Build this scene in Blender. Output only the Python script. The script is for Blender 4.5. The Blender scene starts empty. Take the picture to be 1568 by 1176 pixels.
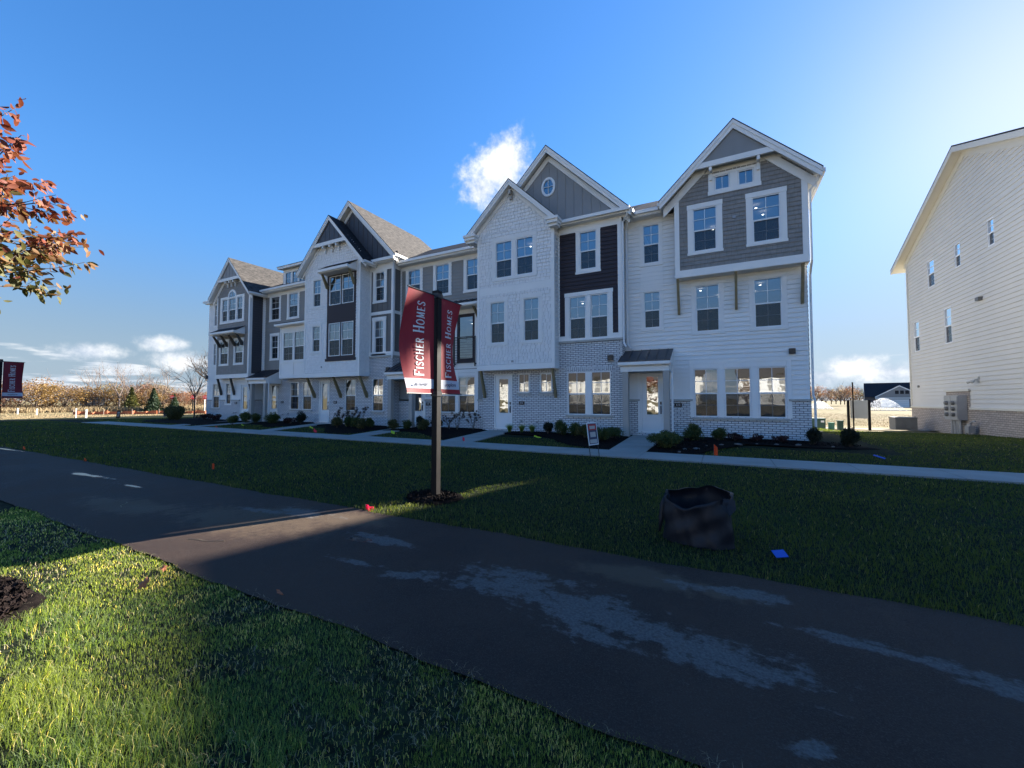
import bpy, math, random
import numpy as np
from mathutils import Vector, Matrix
R = math.radians
random.seed(7); rng = np.random.default_rng(7)
S = bpy.context.scene
COL = S.collection
# ------------------------------------------------------------------ camera, sky, sun, exposure
cam = bpy.data.cameras.new('camera'); camo = bpy.data.objects.new('camera', cam); COL.objects.link(camo)
camo.location = (0, 0, 1.5)
camo.rotation_euler = (R(90) + math.atan(25/620), 0, R(27.6))
cam.sensor_width = 36; cam.lens = 36*620/1568; cam.clip_start = .05; cam.clip_end = 3000
S.camera = camo
SUN_AZ, SUN_EL = 28.8, 25.3          # degrees clockwise from +Y, above the horizon
S.view_settings.view_transform = 'Standard'; S.view_settings.look = 'None'
S.view_settings.exposure = 2.12; S.view_settings.gamma = 1
S.view_settings.use_curve_mapping = False
W = bpy.data.worlds.new('World'); S.world = W; W.use_nodes = True
def world():
    nt = W.node_tree; N = nt.nodes; L = nt.links; N.clear()
    def nd(t, **k):
        n = N.new(t)
        for a, b in k.items(): setattr(n, a, b)
        return n
    def ma(op, a, b=None, clamp=False):
        n = nd('ShaderNodeMath', operation=op, use_clamp=clamp)
        for i, v in enumerate((a, b)):
            if v is None: continue
            if isinstance(v, (int, float)): n.inputs[i].default_value = v
            else: L.new(v, n.inputs[i])
        return n.outputs[0]
    sky = nd('ShaderNodeTexSky', sky_type='NISHITA', sun_disc=False)
    sky.sun_elevation = R(SUN_EL); sky.sun_rotation = R(SUN_AZ)
    sky.air_density = 1.0; sky.dust_density = .25; sky.ozone_density = 3.0; sky.altitude = 200
    tc = nd('ShaderNodeTexCoord'); sep = nd('ShaderNodeSeparateXYZ'); L.new(tc.outputs['Generated'], sep.inputs[0])
    x, y, z = sep.outputs
    # cloud bank low over the horizon: noise on a flat layer seen at a slant
    zz = ma('ADD', ma('MAXIMUM', z, 0), .06)
    cx = nd('ShaderNodeCombineXYZ'); L.new(ma('DIVIDE', x, zz), cx.inputs[0]); L.new(ma('DIVIDE', y, zz), cx.inputs[1])
    n1 = nd('ShaderNodeTexNoise'); L.new(cx.outputs[0], n1.inputs['Vector'])
    n1.inputs['Scale'].default_value = .62; n1.inputs['Detail'].default_value = 7; n1.inputs['Roughness'].default_value = .58
    low = nd('ShaderNodeMapRange', interpolation_type='SMOOTHSTEP'); L.new(z, low.inputs[0])
    low.inputs[1].default_value = .115; low.inputs[2].default_value = .03; low.inputs[3].default_value = 0; low.inputs[4].default_value = 1
    th = ma('ADD', n1.outputs[0], ma('MULTIPLY', low.outputs[0], .13))
    m1 = nd('ShaderNodeMapRange', interpolation_type='SMOOTHSTEP'); L.new(th, m1.inputs[0])
    m1.inputs[1].default_value = .585; m1.inputs[2].default_value = .70; m1.inputs[3].default_value = 0; m1.inputs[4].default_value = .85
    mask1 = ma('MULTIPLY', m1.outputs[0], ma('MULTIPLY', low.outputs[0], 2.5, True))
    # small separate cumulus puffs
    n2 = nd('ShaderNodeTexNoise'); L.new(tc.outputs['Generated'], n2.inputs['Vector'])
    n2.inputs['Scale'].default_value = 21; n2.inputs['Detail'].default_value = 8; n2.inputs['Roughness'].default_value = .62
    n2b = nd('ShaderNodeTexNoise'); L.new(tc.outputs['Generated'], n2b.inputs['Vector'])
    n2b.inputs['Scale'].default_value = 7; n2b.inputs['Detail'].default_value = 2
    total = mask1
    def puff(az, el, r, sq=1.0, g=1.0):
        nonlocal total
        d = Vector((math.sin(R(az))*math.cos(R(el)), math.cos(R(az))*math.cos(R(el)), math.sin(R(el))))
        sb = nd('ShaderNodeVectorMath', operation='SUBTRACT'); L.new(tc.outputs['Generated'], sb.inputs[0]); sb.inputs[1].default_value = d
        sc = nd('ShaderNodeVectorMath', operation='MULTIPLY'); L.new(sb.outputs[0], sc.inputs[0]); sc.inputs[1].default_value = (1, 1, sq)
        ln = nd('ShaderNodeVectorMath', operation='LENGTH'); L.new(sc.outputs[0], ln.inputs[0])
        v = ma('SUBTRACT', 1, ma('DIVIDE', ln.outputs['Value'], r))
        v = ma('ADD', v, ma('MULTIPLY', ma('SUBTRACT', n2.outputs[0], .5), 1.9*g))
        v = ma('ADD', v, ma('MULTIPLY', ma('SUBTRACT', n2b.outputs[0], .5), .8*g))
        mr = nd('ShaderNodeMapRange', interpolation_type='SMOOTHSTEP'); L.new(v, mr.inputs[0])
        mr.inputs[1].default_value = .0; mr.inputs[2].default_value = .85; mr.inputs[3].default_value = 0; mr.inputs[4].default_value = .97
        total = ma('MAXIMUM', total, mr.outputs[0])
    puff(-31.8, 28.0, .075); puff(-28.6, 30.5, .075); puff(-30.3, 29.6, .075)
    puff(-74.1, 4.7, .055, 2.6, .8); puff(-68.6, 6.0, .04, 2.2, .8); puff(-66.8, 4.3, .055, 2.4, .8)
    puff(12.6, 3.6, .07, 2.6, .8); puff(9.3, 2.4, .06, 2.8, .8); puff(15.6, 2.8, .07, 2.6, .8)
    cr = nd('ShaderNodeMapRange'); L.new(n2.outputs[0], cr.inputs[0]); cr.inputs[1].default_value = .35; cr.inputs[2].default_value = .62
    cc = nd('ShaderNodeMixRGB'); L.new(cr.outputs[0], cc.inputs[0])
    cc.inputs[1].default_value = (2.1, 2.45, 2.95, 1); cc.inputs[2].default_value = (4.0, 4.05, 4.1, 1)
    mx = nd('ShaderNodeMixRGB'); L.new(total, mx.inputs[0]); hs = nd('ShaderNodeHueSaturation'); hs.inputs['Saturation'].default_value = 1.26; hs.inputs['Hue'].default_value = .505; L.new(sky.outputs[0], hs.inputs['Color'])
    bw = nd('ShaderNodeRGBToBW'); L.new(hs.outputs[0], bw.inputs[0]); den = ma('ADD', 1, ma('MULTIPLY', bw.outputs[0], .23)); lowk = nd('ShaderNodeMapRange', interpolation_type='SMOOTHSTEP'); L.new(z, lowk.inputs[0]); lowk.inputs[1].default_value = -.02; lowk.inputs[2].default_value = .42; lowk.inputs[3].default_value = .60; lowk.inputs[4].default_value = 1.0; inv = ma('MULTIPLY', ma('DIVIDE', 1.28, den), lowk.outputs[0])
    hz = nd('ShaderNodeMapRange', interpolation_type='SMOOTHSTEP'); L.new(z, hz.inputs[0]); hz.inputs[1].default_value = .0; hz.inputs[2].default_value = .34; hz.inputs[3].default_value = .85; hz.inputs[4].default_value = 0
    hc = nd('ShaderNodeVectorMath', operation='SCALE'); hc.inputs[0].default_value = (.72, .93, 1.20); L.new(bw.outputs[0], hc.inputs['Scale'])
    hm = nd('ShaderNodeMixRGB'); L.new(hz.outputs[0], hm.inputs[0]); L.new(hs.outputs[0], hm.inputs[1]); L.new(hc.outputs[0], hm.inputs[2])
    vm = nd('ShaderNodeVectorMath', operation='SCALE'); L.new(hm.outputs[0], vm.inputs[0]); L.new(inv, vm.inputs['Scale']); L.new(vm.outputs[0], mx.inputs[1]); L.new(cc.outputs[0], mx.inputs[2])
    bg = nd('ShaderNodeBackground'); L.new(mx.outputs[0], bg.inputs[0]); bg.inputs[1].default_value = .068
    out = nd('ShaderNodeOutputWorld'); L.new(bg.outputs[0], out.inputs[0])
world()
sl = bpy.data.lights.new('sun', 'SUN'); sl.energy = 5.0; sl.angle = R(.53); sl.color = (1, .93, .82)
so = bpy.data.objects.new('sun', sl); COL.objects.link(so)
sv = Vector((math.sin(R(SUN_AZ))*math.cos(R(SUN_EL)), math.cos(R(SUN_AZ))*math.cos(R(SUN_EL)), math.sin(R(SUN_EL))))
so.rotation_euler = sv.to_track_quat('Z', 'Y').to_euler(); so.location = (20, 30, 30)

# ------------------------------------------------------------------ materials
MATS = {}
def mat(name, col, rough=.6, var=.0, scale=3., metal=0, spec=.5, bump=0, bscale=60, trans=0, dirt=0):
    m = bpy.data.materials.new(name); m.use_nodes = True; nt = m.node_tree; N = nt.nodes; L = nt.links
    b = N['Principled BSDF']; b.inputs['Roughness'].default_value = rough; b.inputs['Metallic'].default_value = metal
    b.inputs['Specular IOR Level'].default_value = spec
    b.inputs['Base Color'].default_value = (*col, 1)
    tc = N.new('ShaderNodeTexCoord')
    if var:
        n = N.new('ShaderNodeTexNoise'); n.inputs['Scale'].default_value = scale; n.inputs['Detail'].default_value = 6
        L.new(tc.outputs['Object'], n.inputs['Vector'])
        mr = N.new('ShaderNodeMapRange'); L.new(n.outputs[0], mr.inputs[0]); mr.inputs[1].default_value = .3; mr.inputs[2].default_value = .7
        mx = N.new('ShaderNodeMixRGB'); L.new(mr.outputs[0], mx.inputs[0])
        mx.inputs[1].default_value = (*[c*(1-var) for c in col], 1); mx.inputs[2].default_value = (*[min(1, c*(1+var)) for c in col], 1)
        L.new(mx.outputs[0], b.inputs['Base Color'])
        mr2 = N.new('ShaderNodeMapRange'); L.new(n.outputs[0], mr2.inputs[0]); mr2.inputs[3].default_value = max(0, rough-.1); mr2.inputs[4].default_value = min(1, rough+.1)
        L.new(mr2.outputs[0], b.inputs['Roughness'])
    if bump:
        n = N.new('ShaderNodeTexNoise'); n.inputs['Scale'].default_value = bscale; n.inputs['Detail'].default_value = 4
        L.new(tc.outputs['Object'], n.inputs['Vector'])
        bp = N.new('ShaderNodeBump'); bp.inputs['Strength'].default_value = bump; bp.inputs['Distance'].default_value = .01
        L.new(n.outputs[0], bp.inputs['Height']); L.new(bp.outputs[0], b.inputs['Normal'])
    if trans:
        t = N.new('ShaderNodeBsdfTranslucent'); t.inputs[0].default_value = (*[min(1, c*1.6) for c in col], 1)
        ms = N.new('ShaderNodeMixShader'); ms.inputs[0].default_value = trans
        L.new(b.outputs[0], ms.inputs[1]); L.new(t.outputs[0], ms.inputs[2]); L.new(ms.outputs[0], N['Material Output'].inputs[0])
    MATS[name] = m; return m
def brickmat(name, c1, c2, mortar, bw=.245, bh=.085, rot=False, msize=.010):
    m = bpy.data.materials.new(name); m.use_nodes = True; nt = m.node_tree; N = nt.nodes; L = nt.links
    b = N['Principled BSDF']; b.inputs['Roughness'].default_value = .85; b.inputs['Specular IOR Level'].default_value = .25
    uv = N.new('ShaderNodeUVMap')
    src = uv.outputs[0]
    if rot:
        mp = N.new('ShaderNodeMapping'); mp.inputs['Rotation'].default_value = (0, 0, R(90)); L.new(src, mp.inputs[0]); src = mp.outputs[0]
    # fade of the brick lines follows a slow noise, so patches of paint differ
    br = N.new('ShaderNodeTexBrick'); L.new(src, br.inputs['Vector'])
    br.inputs['Color1'].default_value = (*c1, 1); br.inputs['Color2'].default_value = (*c2, 1); br.inputs['Mortar'].default_value = (*mortar, 1)
    br.inputs['Scale'].default_value = 1; br.inputs['Brick Width'].default_value = bw; br.inputs['Row Height'].default_value = bh
    br.inputs['Mortar Size'].default_value = msize; br.inputs['Mortar Smooth'].default_value = .15; br.inputs['Bias'].default_value = 0
    n = N.new('ShaderNodeTexNoise'); L.new(src, n.inputs['Vector']); n.inputs['Scale'].default_value = 9; n.inputs['Detail'].default_value = 5
    mx = N.new('ShaderNodeMixRGB'); mx.blend_type = 'MULTIPLY'; mx.inputs[0].default_value = 1
    mr = N.new('ShaderNodeMapRange'); L.new(n.outputs[0], mr.inputs[0]); mr.inputs[3].default_value = .82; mr.inputs[4].default_value = 1.12
    L.new(br.outputs[0], mx.inputs[1]); L.new(mr.outputs[0], mx.inputs[2]); L.new(mx.outputs[0], b.inputs['Base Color'])
    inv = N.new('ShaderNodeMath'); inv.operation = 'SUBTRACT'; inv.inputs[0].default_value = 1; L.new(br.outputs['Fac'], inv.inputs[1])
    bp = N.new('ShaderNodeBump'); bp.inputs['Strength'].default_value = .8; bp.inputs['Distance'].default_value = .012
    L.new(inv.outputs[0], bp.inputs['Height']); L.new(bp.outputs[0], b.inputs['Normal'])
    MATS[name] = m; return m
def roofmat(name, c1, c2):
    m = brickmat(name, c1, c2, [c*.45 for c in c1], bw=.33, bh=.14, msize=.006)
    nt = m.node_tree; N = nt.nodes; L = nt.links
    b = N['Principled BSDF']; mx = [n for n in N if n.bl_idname == 'ShaderNodeMixRGB'][0]
    n = N.new('ShaderNodeTexNoise'); n.inputs['Scale'].default_value = 14; n.inputs['Detail'].default_value = 2
    uv = [n_ for n_ in N if n_.bl_idname == 'ShaderNodeUVMap'][0]; mp = N.new('ShaderNodeMapping'); mp.inputs['Scale'].default_value = (.25, 1, 1)
    L.new(uv.outputs[0], mp.inputs[0]); L.new(mp.outputs[0], n.inputs['Vector'])
    mr = N.new('ShaderNodeMapRange'); L.new(n.outputs[0], mr.inputs[0]); mr.inputs[1].default_value = .35; mr.inputs[2].default_value = .65; mr.inputs[3].default_value = .55; mr.inputs[4].default_value = 1.5
    m2 = N.new('ShaderNodeMixRGB'); m2.blend_type = 'MULTIPLY'; m2.inputs[0].default_value = 1
    L.new(mx.outputs[0], m2.inputs[1]); L.new(mr.outputs[0], m2.inputs[2]); L.new(m2.outputs[0], b.inputs['Base Color'])
    return m
mat('white_siding', (.74, .74, .73), .62, .035, 1.2)
mat('white_shingle', (.75, .75, .75), .65, .06, 5)
mat('trim', (.77, .77, .76), .5, .02, 2)
mat('vinyl', (.74, .75, .76), .35)
mat('gray_siding', (.25, .245, .235), .62, .05, 1.5)
mat('gray_shingle', (.235, .225, .215), .7, .12, 5)
mat('taupe_board', (.125, .122, .12), .6, .04, 1.5)
mat('gable_gray', (.235, .24, .245), .6, .04, 1.5)
mat('plum_siding', (.040, .032, .038), .6, .08, 1.5, spec=.25)
mat('slate_siding', (.058, .058, .068), .55, .06, 1.5)
mat('taupe_post', (.36, .34, .315), .6, .03, 2)
mat('tan_wood', (.21, .165, .085), .7, .15, 8)
mat('dark_wood', (.07, .06, .05), .7, .15, 8)
mat('metal_roof', (.055, .053, .06), .35, .1, 2, metal=.4)
mat('black_metal', (.015, .015, .018), .4)
mat('door_white', (.70, .72, .73), .4)
mat('interior', (.42, .39, .36), .9, .1, .7)
mat('stone', (.40, .40, .38), .8, .08, 6)
mat('cream_siding', (.57, .555, .52), .62, .03, 1.2)
mat('cream_trim', (.56, .54, .48), .5)
mat('concrete', (.29, .27, .245), .85, .14, 1.1, bump=.3, bscale=90)
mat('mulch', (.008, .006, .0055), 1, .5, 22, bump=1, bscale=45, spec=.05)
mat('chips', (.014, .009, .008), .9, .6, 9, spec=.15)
mat('utility_green', (.035, .075, .055), .5, .1, 3)
mat('pale_green', (.12, .3, .2), .5)
mat('utility_gray', (.14, .14, .135), .5, .15, 3, metal=.2)
mat('galv', (.3, .31, .33), .42, .1, 4, metal=.5)
mat('panel_gray', (.42, .42, .40), .6, .05, 2)
mat('post_dark', (.0065, .005, .005), .6, .25, 12, spec=.2)
mat('banner_red', (.29, .012, .022), .6, .06, 6, trans=.3)
mat('banner_red_dim', (.16, .012, .022), .6, .06, 6, trans=.25)
mat('banner_white', (.62, .66, .72), .6, trans=.25)
mat('letter_white', (.66, .66, .68), .6)
mat('letter_navy', (.02, .03, .08), .6)
mat('sign_red', (.45, .02, .02), .5)
mat('sign_navy', (.03, .035, .09), .5)
mat('sign_white', (.7, .7, .7), .5)
mat('flag_pink', (.9, .02, .08), .5, trans=.3)
mat('flag_orange', (.85, .09, .02), .5, trans=.3)
mat('flag_lime', (.55, .8, .05), .5, trans=.3)
mat('flag_blue', (.0, .07, .42), .5)
mat('wire', (.2, .2, .2), .4, metal=.6)
mat('bark', (.09, .065, .05), .9, .3, 12)
mat('bark_pale', (.22, .17, .14), .9, .3, 12)
mat('dead_leaf', (.30, .10, .045), .8, .3, 20)
mat('fabric_black', (.0085, .009, .014), .5, .05, 14, bump=.25, bscale=22, spec=.3)
mat('gap_shade', (.16, .16, .17), .9)  # backing sheet coloured dark to stand for shadow in the shingle gaps
mat('lane', (.16, .15, .14), .9, .1, .6)
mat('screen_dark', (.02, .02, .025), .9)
mat('rock', (.14, .13, .125), .9, .2, 10)
mat('silt', (.45, .13, .05), .7)
mat('white_post', (.65, .65, .6), .6)
brickmat('white_brick', (.72, .72, .73), (.61, .62, .64), (.15, .155, .175), msize=.012)
brickmat('white_brick_soldier', (.72, .72, .73), (.61, .62, .64), (.15, .155, .175), rot=True, bw=.3, bh=.09)
brickmat('cream_brick', (.43, .38, .34), (.34, .30, .27), (.17, .15, .14))
roofmat('roof_brown', (.078, .070, .064), (.052, .048, .045))
roofmat('roof_dark', (.022, .023, .028), (.016, .017, .022))
def glassmat(name, tint, refl, wob):
    m = bpy.data.materials.new(name); m.use_nodes = True; nt = m.node_tree; N = nt.nodes; L = nt.links; N.clear()
    out = N.new('ShaderNodeOutputMaterial'); t = N.new('ShaderNodeBsdfTransparent'); t.inputs[0].default_value = (*tint, 1)
    g = N.new('ShaderNodeBsdfGlossy'); g.inputs['Roughness'].default_value = .0; g.inputs[0].default_value = (.92, .96, 1, 1)
    fr = N.new('ShaderNodeFresnel'); fr.inputs[0].default_value = 1.5
    ad = N.new('ShaderNodeMath'); ad.use_clamp = True; ad.inputs[1].default_value = refl; L.new(fr.outputs[0], ad.inputs[0])
    tc = N.new('ShaderNodeTexCoord'); n = N.new('ShaderNodeTexNoise'); n.inputs['Scale'].default_value = 1.3; n.inputs['Detail'].default_value = 2
    L.new(tc.outputs['Object'], n.inputs[0]); bp = N.new('ShaderNodeBump'); bp.inputs['Strength'].default_value = 1; bp.inputs['Distance'].default_value = wob
    L.new(n.outputs[0], bp.inputs['Height']); L.new(bp.outputs[0], g.inputs['Normal'])
    mx = N.new('ShaderNodeMixShader'); L.new(ad.outputs[0], mx.inputs[0]); L.new(t.outputs[0], mx.inputs[1]); L.new(g.outputs[0], mx.inputs[2])
    L.new(mx.outputs[0], out.inputs[0]); MATS[name] = m
glassmat('glass', (.62, .66, .68), .20, .0035)
glassmat('door_glass', (.62, .66, .68), .26, .012)
def screenmat():
    m = bpy.data.materials.new('insect_mesh'); m.use_nodes = True; nt = m.node_tree; N = nt.nodes; L = nt.links; N.clear()
    out = N.new('ShaderNodeOutputMaterial'); t = N.new('ShaderNodeBsdfTransparent'); d = N.new('ShaderNodeBsdfDiffuse'); d.inputs[0].default_value = (.05, .05, .055, 1)
    mx = N.new('ShaderNodeMixShader'); mx.inputs[0].default_value = .55; L.new(t.outputs[0], mx.inputs[1]); L.new(d.outputs[0], mx.inputs[2]); L.new(mx.outputs[0], out.inputs[0]); MATS['insect_mesh'] = m
screenmat()
def emit(name, col, s):
    m = bpy.data.materials.new(name); m.use_nodes = True; b = m.node_tree.nodes['Principled BSDF']
    b.inputs['Emission Color'].default_value = (*col, 1); b.inputs['Emission Strength'].default_value = s; MATS[name] = m
emit('lamp', (1, .95, .85), 3)

# ------------------------------------------------------------------ mesh helpers
ORI = {}
class MB:
    def __init__(s): s.v = []; s.f = []; s.dark = set()
    def poly(s, *p):
        n = len(s.v); s.v += [tuple(q) for q in p]; s.f.append(tuple(range(n, n+len(p))))
    def box(s, x0, x1, y0, y1, z0, z1):
        a = [(x, y, z) for z in (z0, z1) for x, y in ((x0, y0), (x1, y0), (x1, y1), (x0, y1))]
        for q in ((3, 2, 1, 0), (4, 5, 6, 7), (0, 1, 5, 4), (1, 2, 6, 5), (2, 3, 7, 6), (3, 0, 4, 7)): s.poly(*[a[i] for i in q])
    def ext(s, pts, ax, a, b):
        """prism of a 2-D polygon along axis ax; pts are the other two coordinates in order"""
        def P(p, c):
            q = list(p); q.insert(ax, c); return tuple(q)
        s.poly(*[P(p, a) for p in pts]); s.poly(*[P(p, b) for p in reversed(pts)])
        for i in range(len(pts)):
            p, q = pts[i], pts[(i+1) % len(pts)]; s.poly(P(p, a), P(p, b), P(q, b), P(q, a))
    def tube(s, pts, r, n=8, cap=True):
        pts = [Vector(p) for p in pts]; rs = r if isinstance(r, (list, tuple)) else [r]*len(pts)
        base = len(s.v); up = Vector((0, 0, 1)); prev = None
        for i, p in enumerate(pts):
            d = (pts[min(i+1, len(pts)-1)]-pts[max(i-1, 0)]).normalized()
            if prev is None:
                a = d.cross(up if abs(d.z) < .9 else Vector((1, 0, 0))).normalized()
            else: a = (prev - d*prev.dot(d)).normalized()
            prev = a; b = d.cross(a)
            for k in range(n):
                t = 2*math.pi*k/n; s.v.append(tuple(p + (a*math.cos(t)+b*math.sin(t))*rs[i]))
        for i in range(len(pts)-1):
            for k in range(n):
                o = base+i*n; s.f.append((o+k, o+(k+1) % n, o+n+(k+1) % n, o+n+k))
        if cap:
            s.f.append(tuple(base+k for k in range(n))[::-1]); s.f.append(tuple(base+(len(pts)-1)*n+k for k in range(n)))
    def build(s, name, m, parent=None, smooth=False):
        me = bpy.data.meshes.new(name); o = Vector((0, 0, 0))
        if parent is not None: o = ORI.get(parent.name, o)
        me.from_pydata([(x-o.x, y-o.y, z-o.z) for x, y, z in s.v], [], s.f); me.materials.append(MATS[m] if isinstance(m, str) else m)
        if s.dark:
            me.materials.append(MATS['gap_shade'])
            for i in s.dark: me.polygons[i].material_index = 1
        uv = me.uv_layers.new(name='UVMap'); d = uv.data
        for p in me.polygons:
            n = p.normal; ax, ay, az = abs(n.x), abs(n.y), abs(n.z)
            for li in p.loop_indices:
                c = me.vertices[me.loops[li].vertex_index].co+o
                if az > .995: t = (c.x, c.y)
                elif ax > ay and (az < .25 or ax > .3): t = (c.y, c.z*(1/max(.3, ax)))
                else: t = (c.x, c.z/max(.3, math.sqrt(max(.01, 1-az*az))))
                d[li].uv = t
        if smooth:
            for p in me.polygons: p.use_smooth = True
        ob = bpy.data.objects.new(name, me); COL.objects.link(ob)
        if parent is not None: ob.parent = parent; ORI[ob.name] = o
        return ob
def tag(o, label=None, cat=None, group=None, kind=None):
    if label: o['label'] = label
    if cat: o['category'] = cat
    if group: o['group'] = group
    if kind: o['kind'] = kind
    return o
def thing(name, label, cat, loc=(0, 0, 0), group=None, rz=0):
    o = bpy.data.objects.new(name, None); COL.objects.link(o); o.location = loc; o.rotation_euler.z = rz
    o.empty_display_size = .2; ORI[o.name] = Vector(loc); return tag(o, label, cat, group)
def local(t):
    ORI[t.name] = Vector((0, 0, 0)); return t     # parts modelled about the thing's own base
def copy_tree(o, parent=None, loc=None, rz=None, sc=None):
    c = o.copy(); COL.objects.link(c); c.parent = parent
    if loc is not None: c.location = loc
    if rz is not None: c.rotation_euler.z = rz
    if sc is not None: c.scale = (sc, sc, sc)
    for ch in list(o.children): copy_tree(ch, c)
    return c
class Fr:                      # a vertical wall plane: u along it, d outwards
    def __init__(s, ax, c, sg): s.ax = ax; s.c = c; s.sg = sg
    def P(s, u, z, d=0):
        return (u, s.c+s.sg*d, z) if s.ax == 'y' else (s.c+s.sg*d, u, z)
    def box(s, mb, u0, u1, z0, z1, d0, d1):
        a, b = sorted((s.c+s.sg*d0, s.c+s.sg*d1))
        if s.ax == 'y': mb.box(u0, u1, a, b, z0, z1)
        else: mb.box(a, b, u0, u1, z0, z1)
F = lambda y: Fr('y', y, -1)     # faces the camera (-Y)
FX = lambda x: Fr('x', x, 1)     # faces +X
BX = lambda x: Fr('x', x, -1)
FB = lambda y: Fr('y', y, 1)
def sub(iv, h):
    out = []
    for a, b in iv:
        if h[1] <= a or h[0] >= b: out.append((a, b)); continue
        if h[0] > a: out.append((a, h[0]))
        if h[1] < b: out.append((h[1], b))
    return out
def clad(mb, fr, u0, u1, z0, z1, holes=(), style='lap', course=.178, prof=None, jamb=.12):
    """cover a wall rectangle, or the part inside prof(z), leaving the holes open"""
    lv = {z0, z1}
    if style in ('lap', 'shake'):
        k = 1
        while z0+k*course < z1-.02: lv.add(z0+k*course); k += 1
        starts = sorted(lv)
    for h in holes:
        for z in (h[2], h[3]):
            if z0 < z < z1: lv.add(z)
    if prof:
        n = 14
        for k in range(1, n): lv.add(z0+(z1-z0)*k/n)
    lv = sorted(lv)
    for za, zb in zip(lv, lv[1:]):
        if zb-za < 1e-4: continue
        a, b = u0, u1; mid = (za+zb)/2
        pa = pb = None
        if prof:
            pa, pb = prof(za), prof(zb); a = max(a, pa[0]); b = min(b, pa[1])
            if b-a < .01: continue
        iv = [(a, b)]
        for h in holes:
            if h[2] < mid < h[3]: iv = sub(iv, h)
        if style in ('lap', 'shake'):
            c0 = max(s_ for s_ in starts if s_ <= za+1e-5)
            dm = .028 if style == 'lap' else .023
            da = dm*(1-(za-c0)/course)+.003; db = dm*(1-(zb-c0)/course)+.003
            bottom = abs(za-c0) < 1e-4
        else: da = db = 0; bottom = False
        for (a, b) in iv:
            if b-a < .004: continue
            if style == 'shake':
                mb.poly(fr.P(a, za), fr.P(b, za), fr.P(b, zb), fr.P(a, zb)); mb.dark.add(len(mb.f)-1)
                u = a
                rr = random.Random(int(c0*977)+int(fr.c*131))
                edges = [u0-.1]
                while edges[-1] < u1+.1: edges.append(edges[-1]+rr.uniform(.12, .25))
                offs = [rr.uniform(0, .004) for _ in edges]
                for e0, e1, of in zip(edges, edges[1:], offs):
                    x0, x1 = max(a, e0+.006), min(b, e1-.006)
                    if x1-x0 < .005: continue
                    A, B = da+of, db+of; zc = za
                    p = [fr.P(x0, zc, A), fr.P(x1, zc, A), fr.P(x1, zb, B), fr.P(x0, zb, B)]
                    mb.poly(*p)
                    mb.poly(p[0], p[3], fr.P(x0, zb, 0), fr.P(x0, zc, 0)); mb.poly(p[1], p[2], fr.P(x1, zb, 0), fr.P(x1, zc, 0))
                    if bottom: mb.poly(p[0], p[1], fr.P(x1, zc, 0), fr.P(x0, zc, 0))
            else:
                if prof and (a == pa[0] or b == pa[1]):
                    a2 = pb[0] if a == pa[0] else a; b2 = pb[1] if b == pa[1] else b
                    mb.poly(fr.P(a, za, da), fr.P(b, za, da), fr.P(b2, zb, db), fr.P(a2, zb, db))
                else: mb.poly(fr.P(a, za, da), fr.P(b, za, da), fr.P(b, zb, db), fr.P(a, zb, db))
                if bottom: mb.poly(fr.P(a, za, da), fr.P(b, za, da), fr.P(b, za, 0), fr.P(a, za, 0))
    if style == 'batten':
        u = u0+.2
        while u < u1-.05:
            iv = [(z0, z1)]
            if prof:
                zt = z1
                for k in range(60):
                    z = z0+(z1-z0)*k/60; q = prof(z)
                    if not (q[0] < u < q[1]): zt = z; break
                iv = [(z0, zt)]
            for h in holes:
                if h[0]-.02 < u < h[1]+.02: iv = sub(iv, (h[2], h[3]))
            for a, b in iv:
                if b-a > .03: fr.box(mb, u-.022, u+.022, a, b, .001, .022)
            u += .405
    if jamb:
        for h in holes:
            if h[3] <= z0 or h[2] >= z1: continue
            a, b, c, d = h[0], h[1], h[2], h[3]
            for p, q in (((a, c), (b, c)), ((a, d), (b, d)), ((a, c), (a, d)), ((b, c), (b, d))):
                mb.poly(fr.P(p[0], p[1], .004), fr.P(q[0], q[1], .004), fr.P(q[0], q[1], -jamb), fr.P(p[0], p[1], -jamb))
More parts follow.
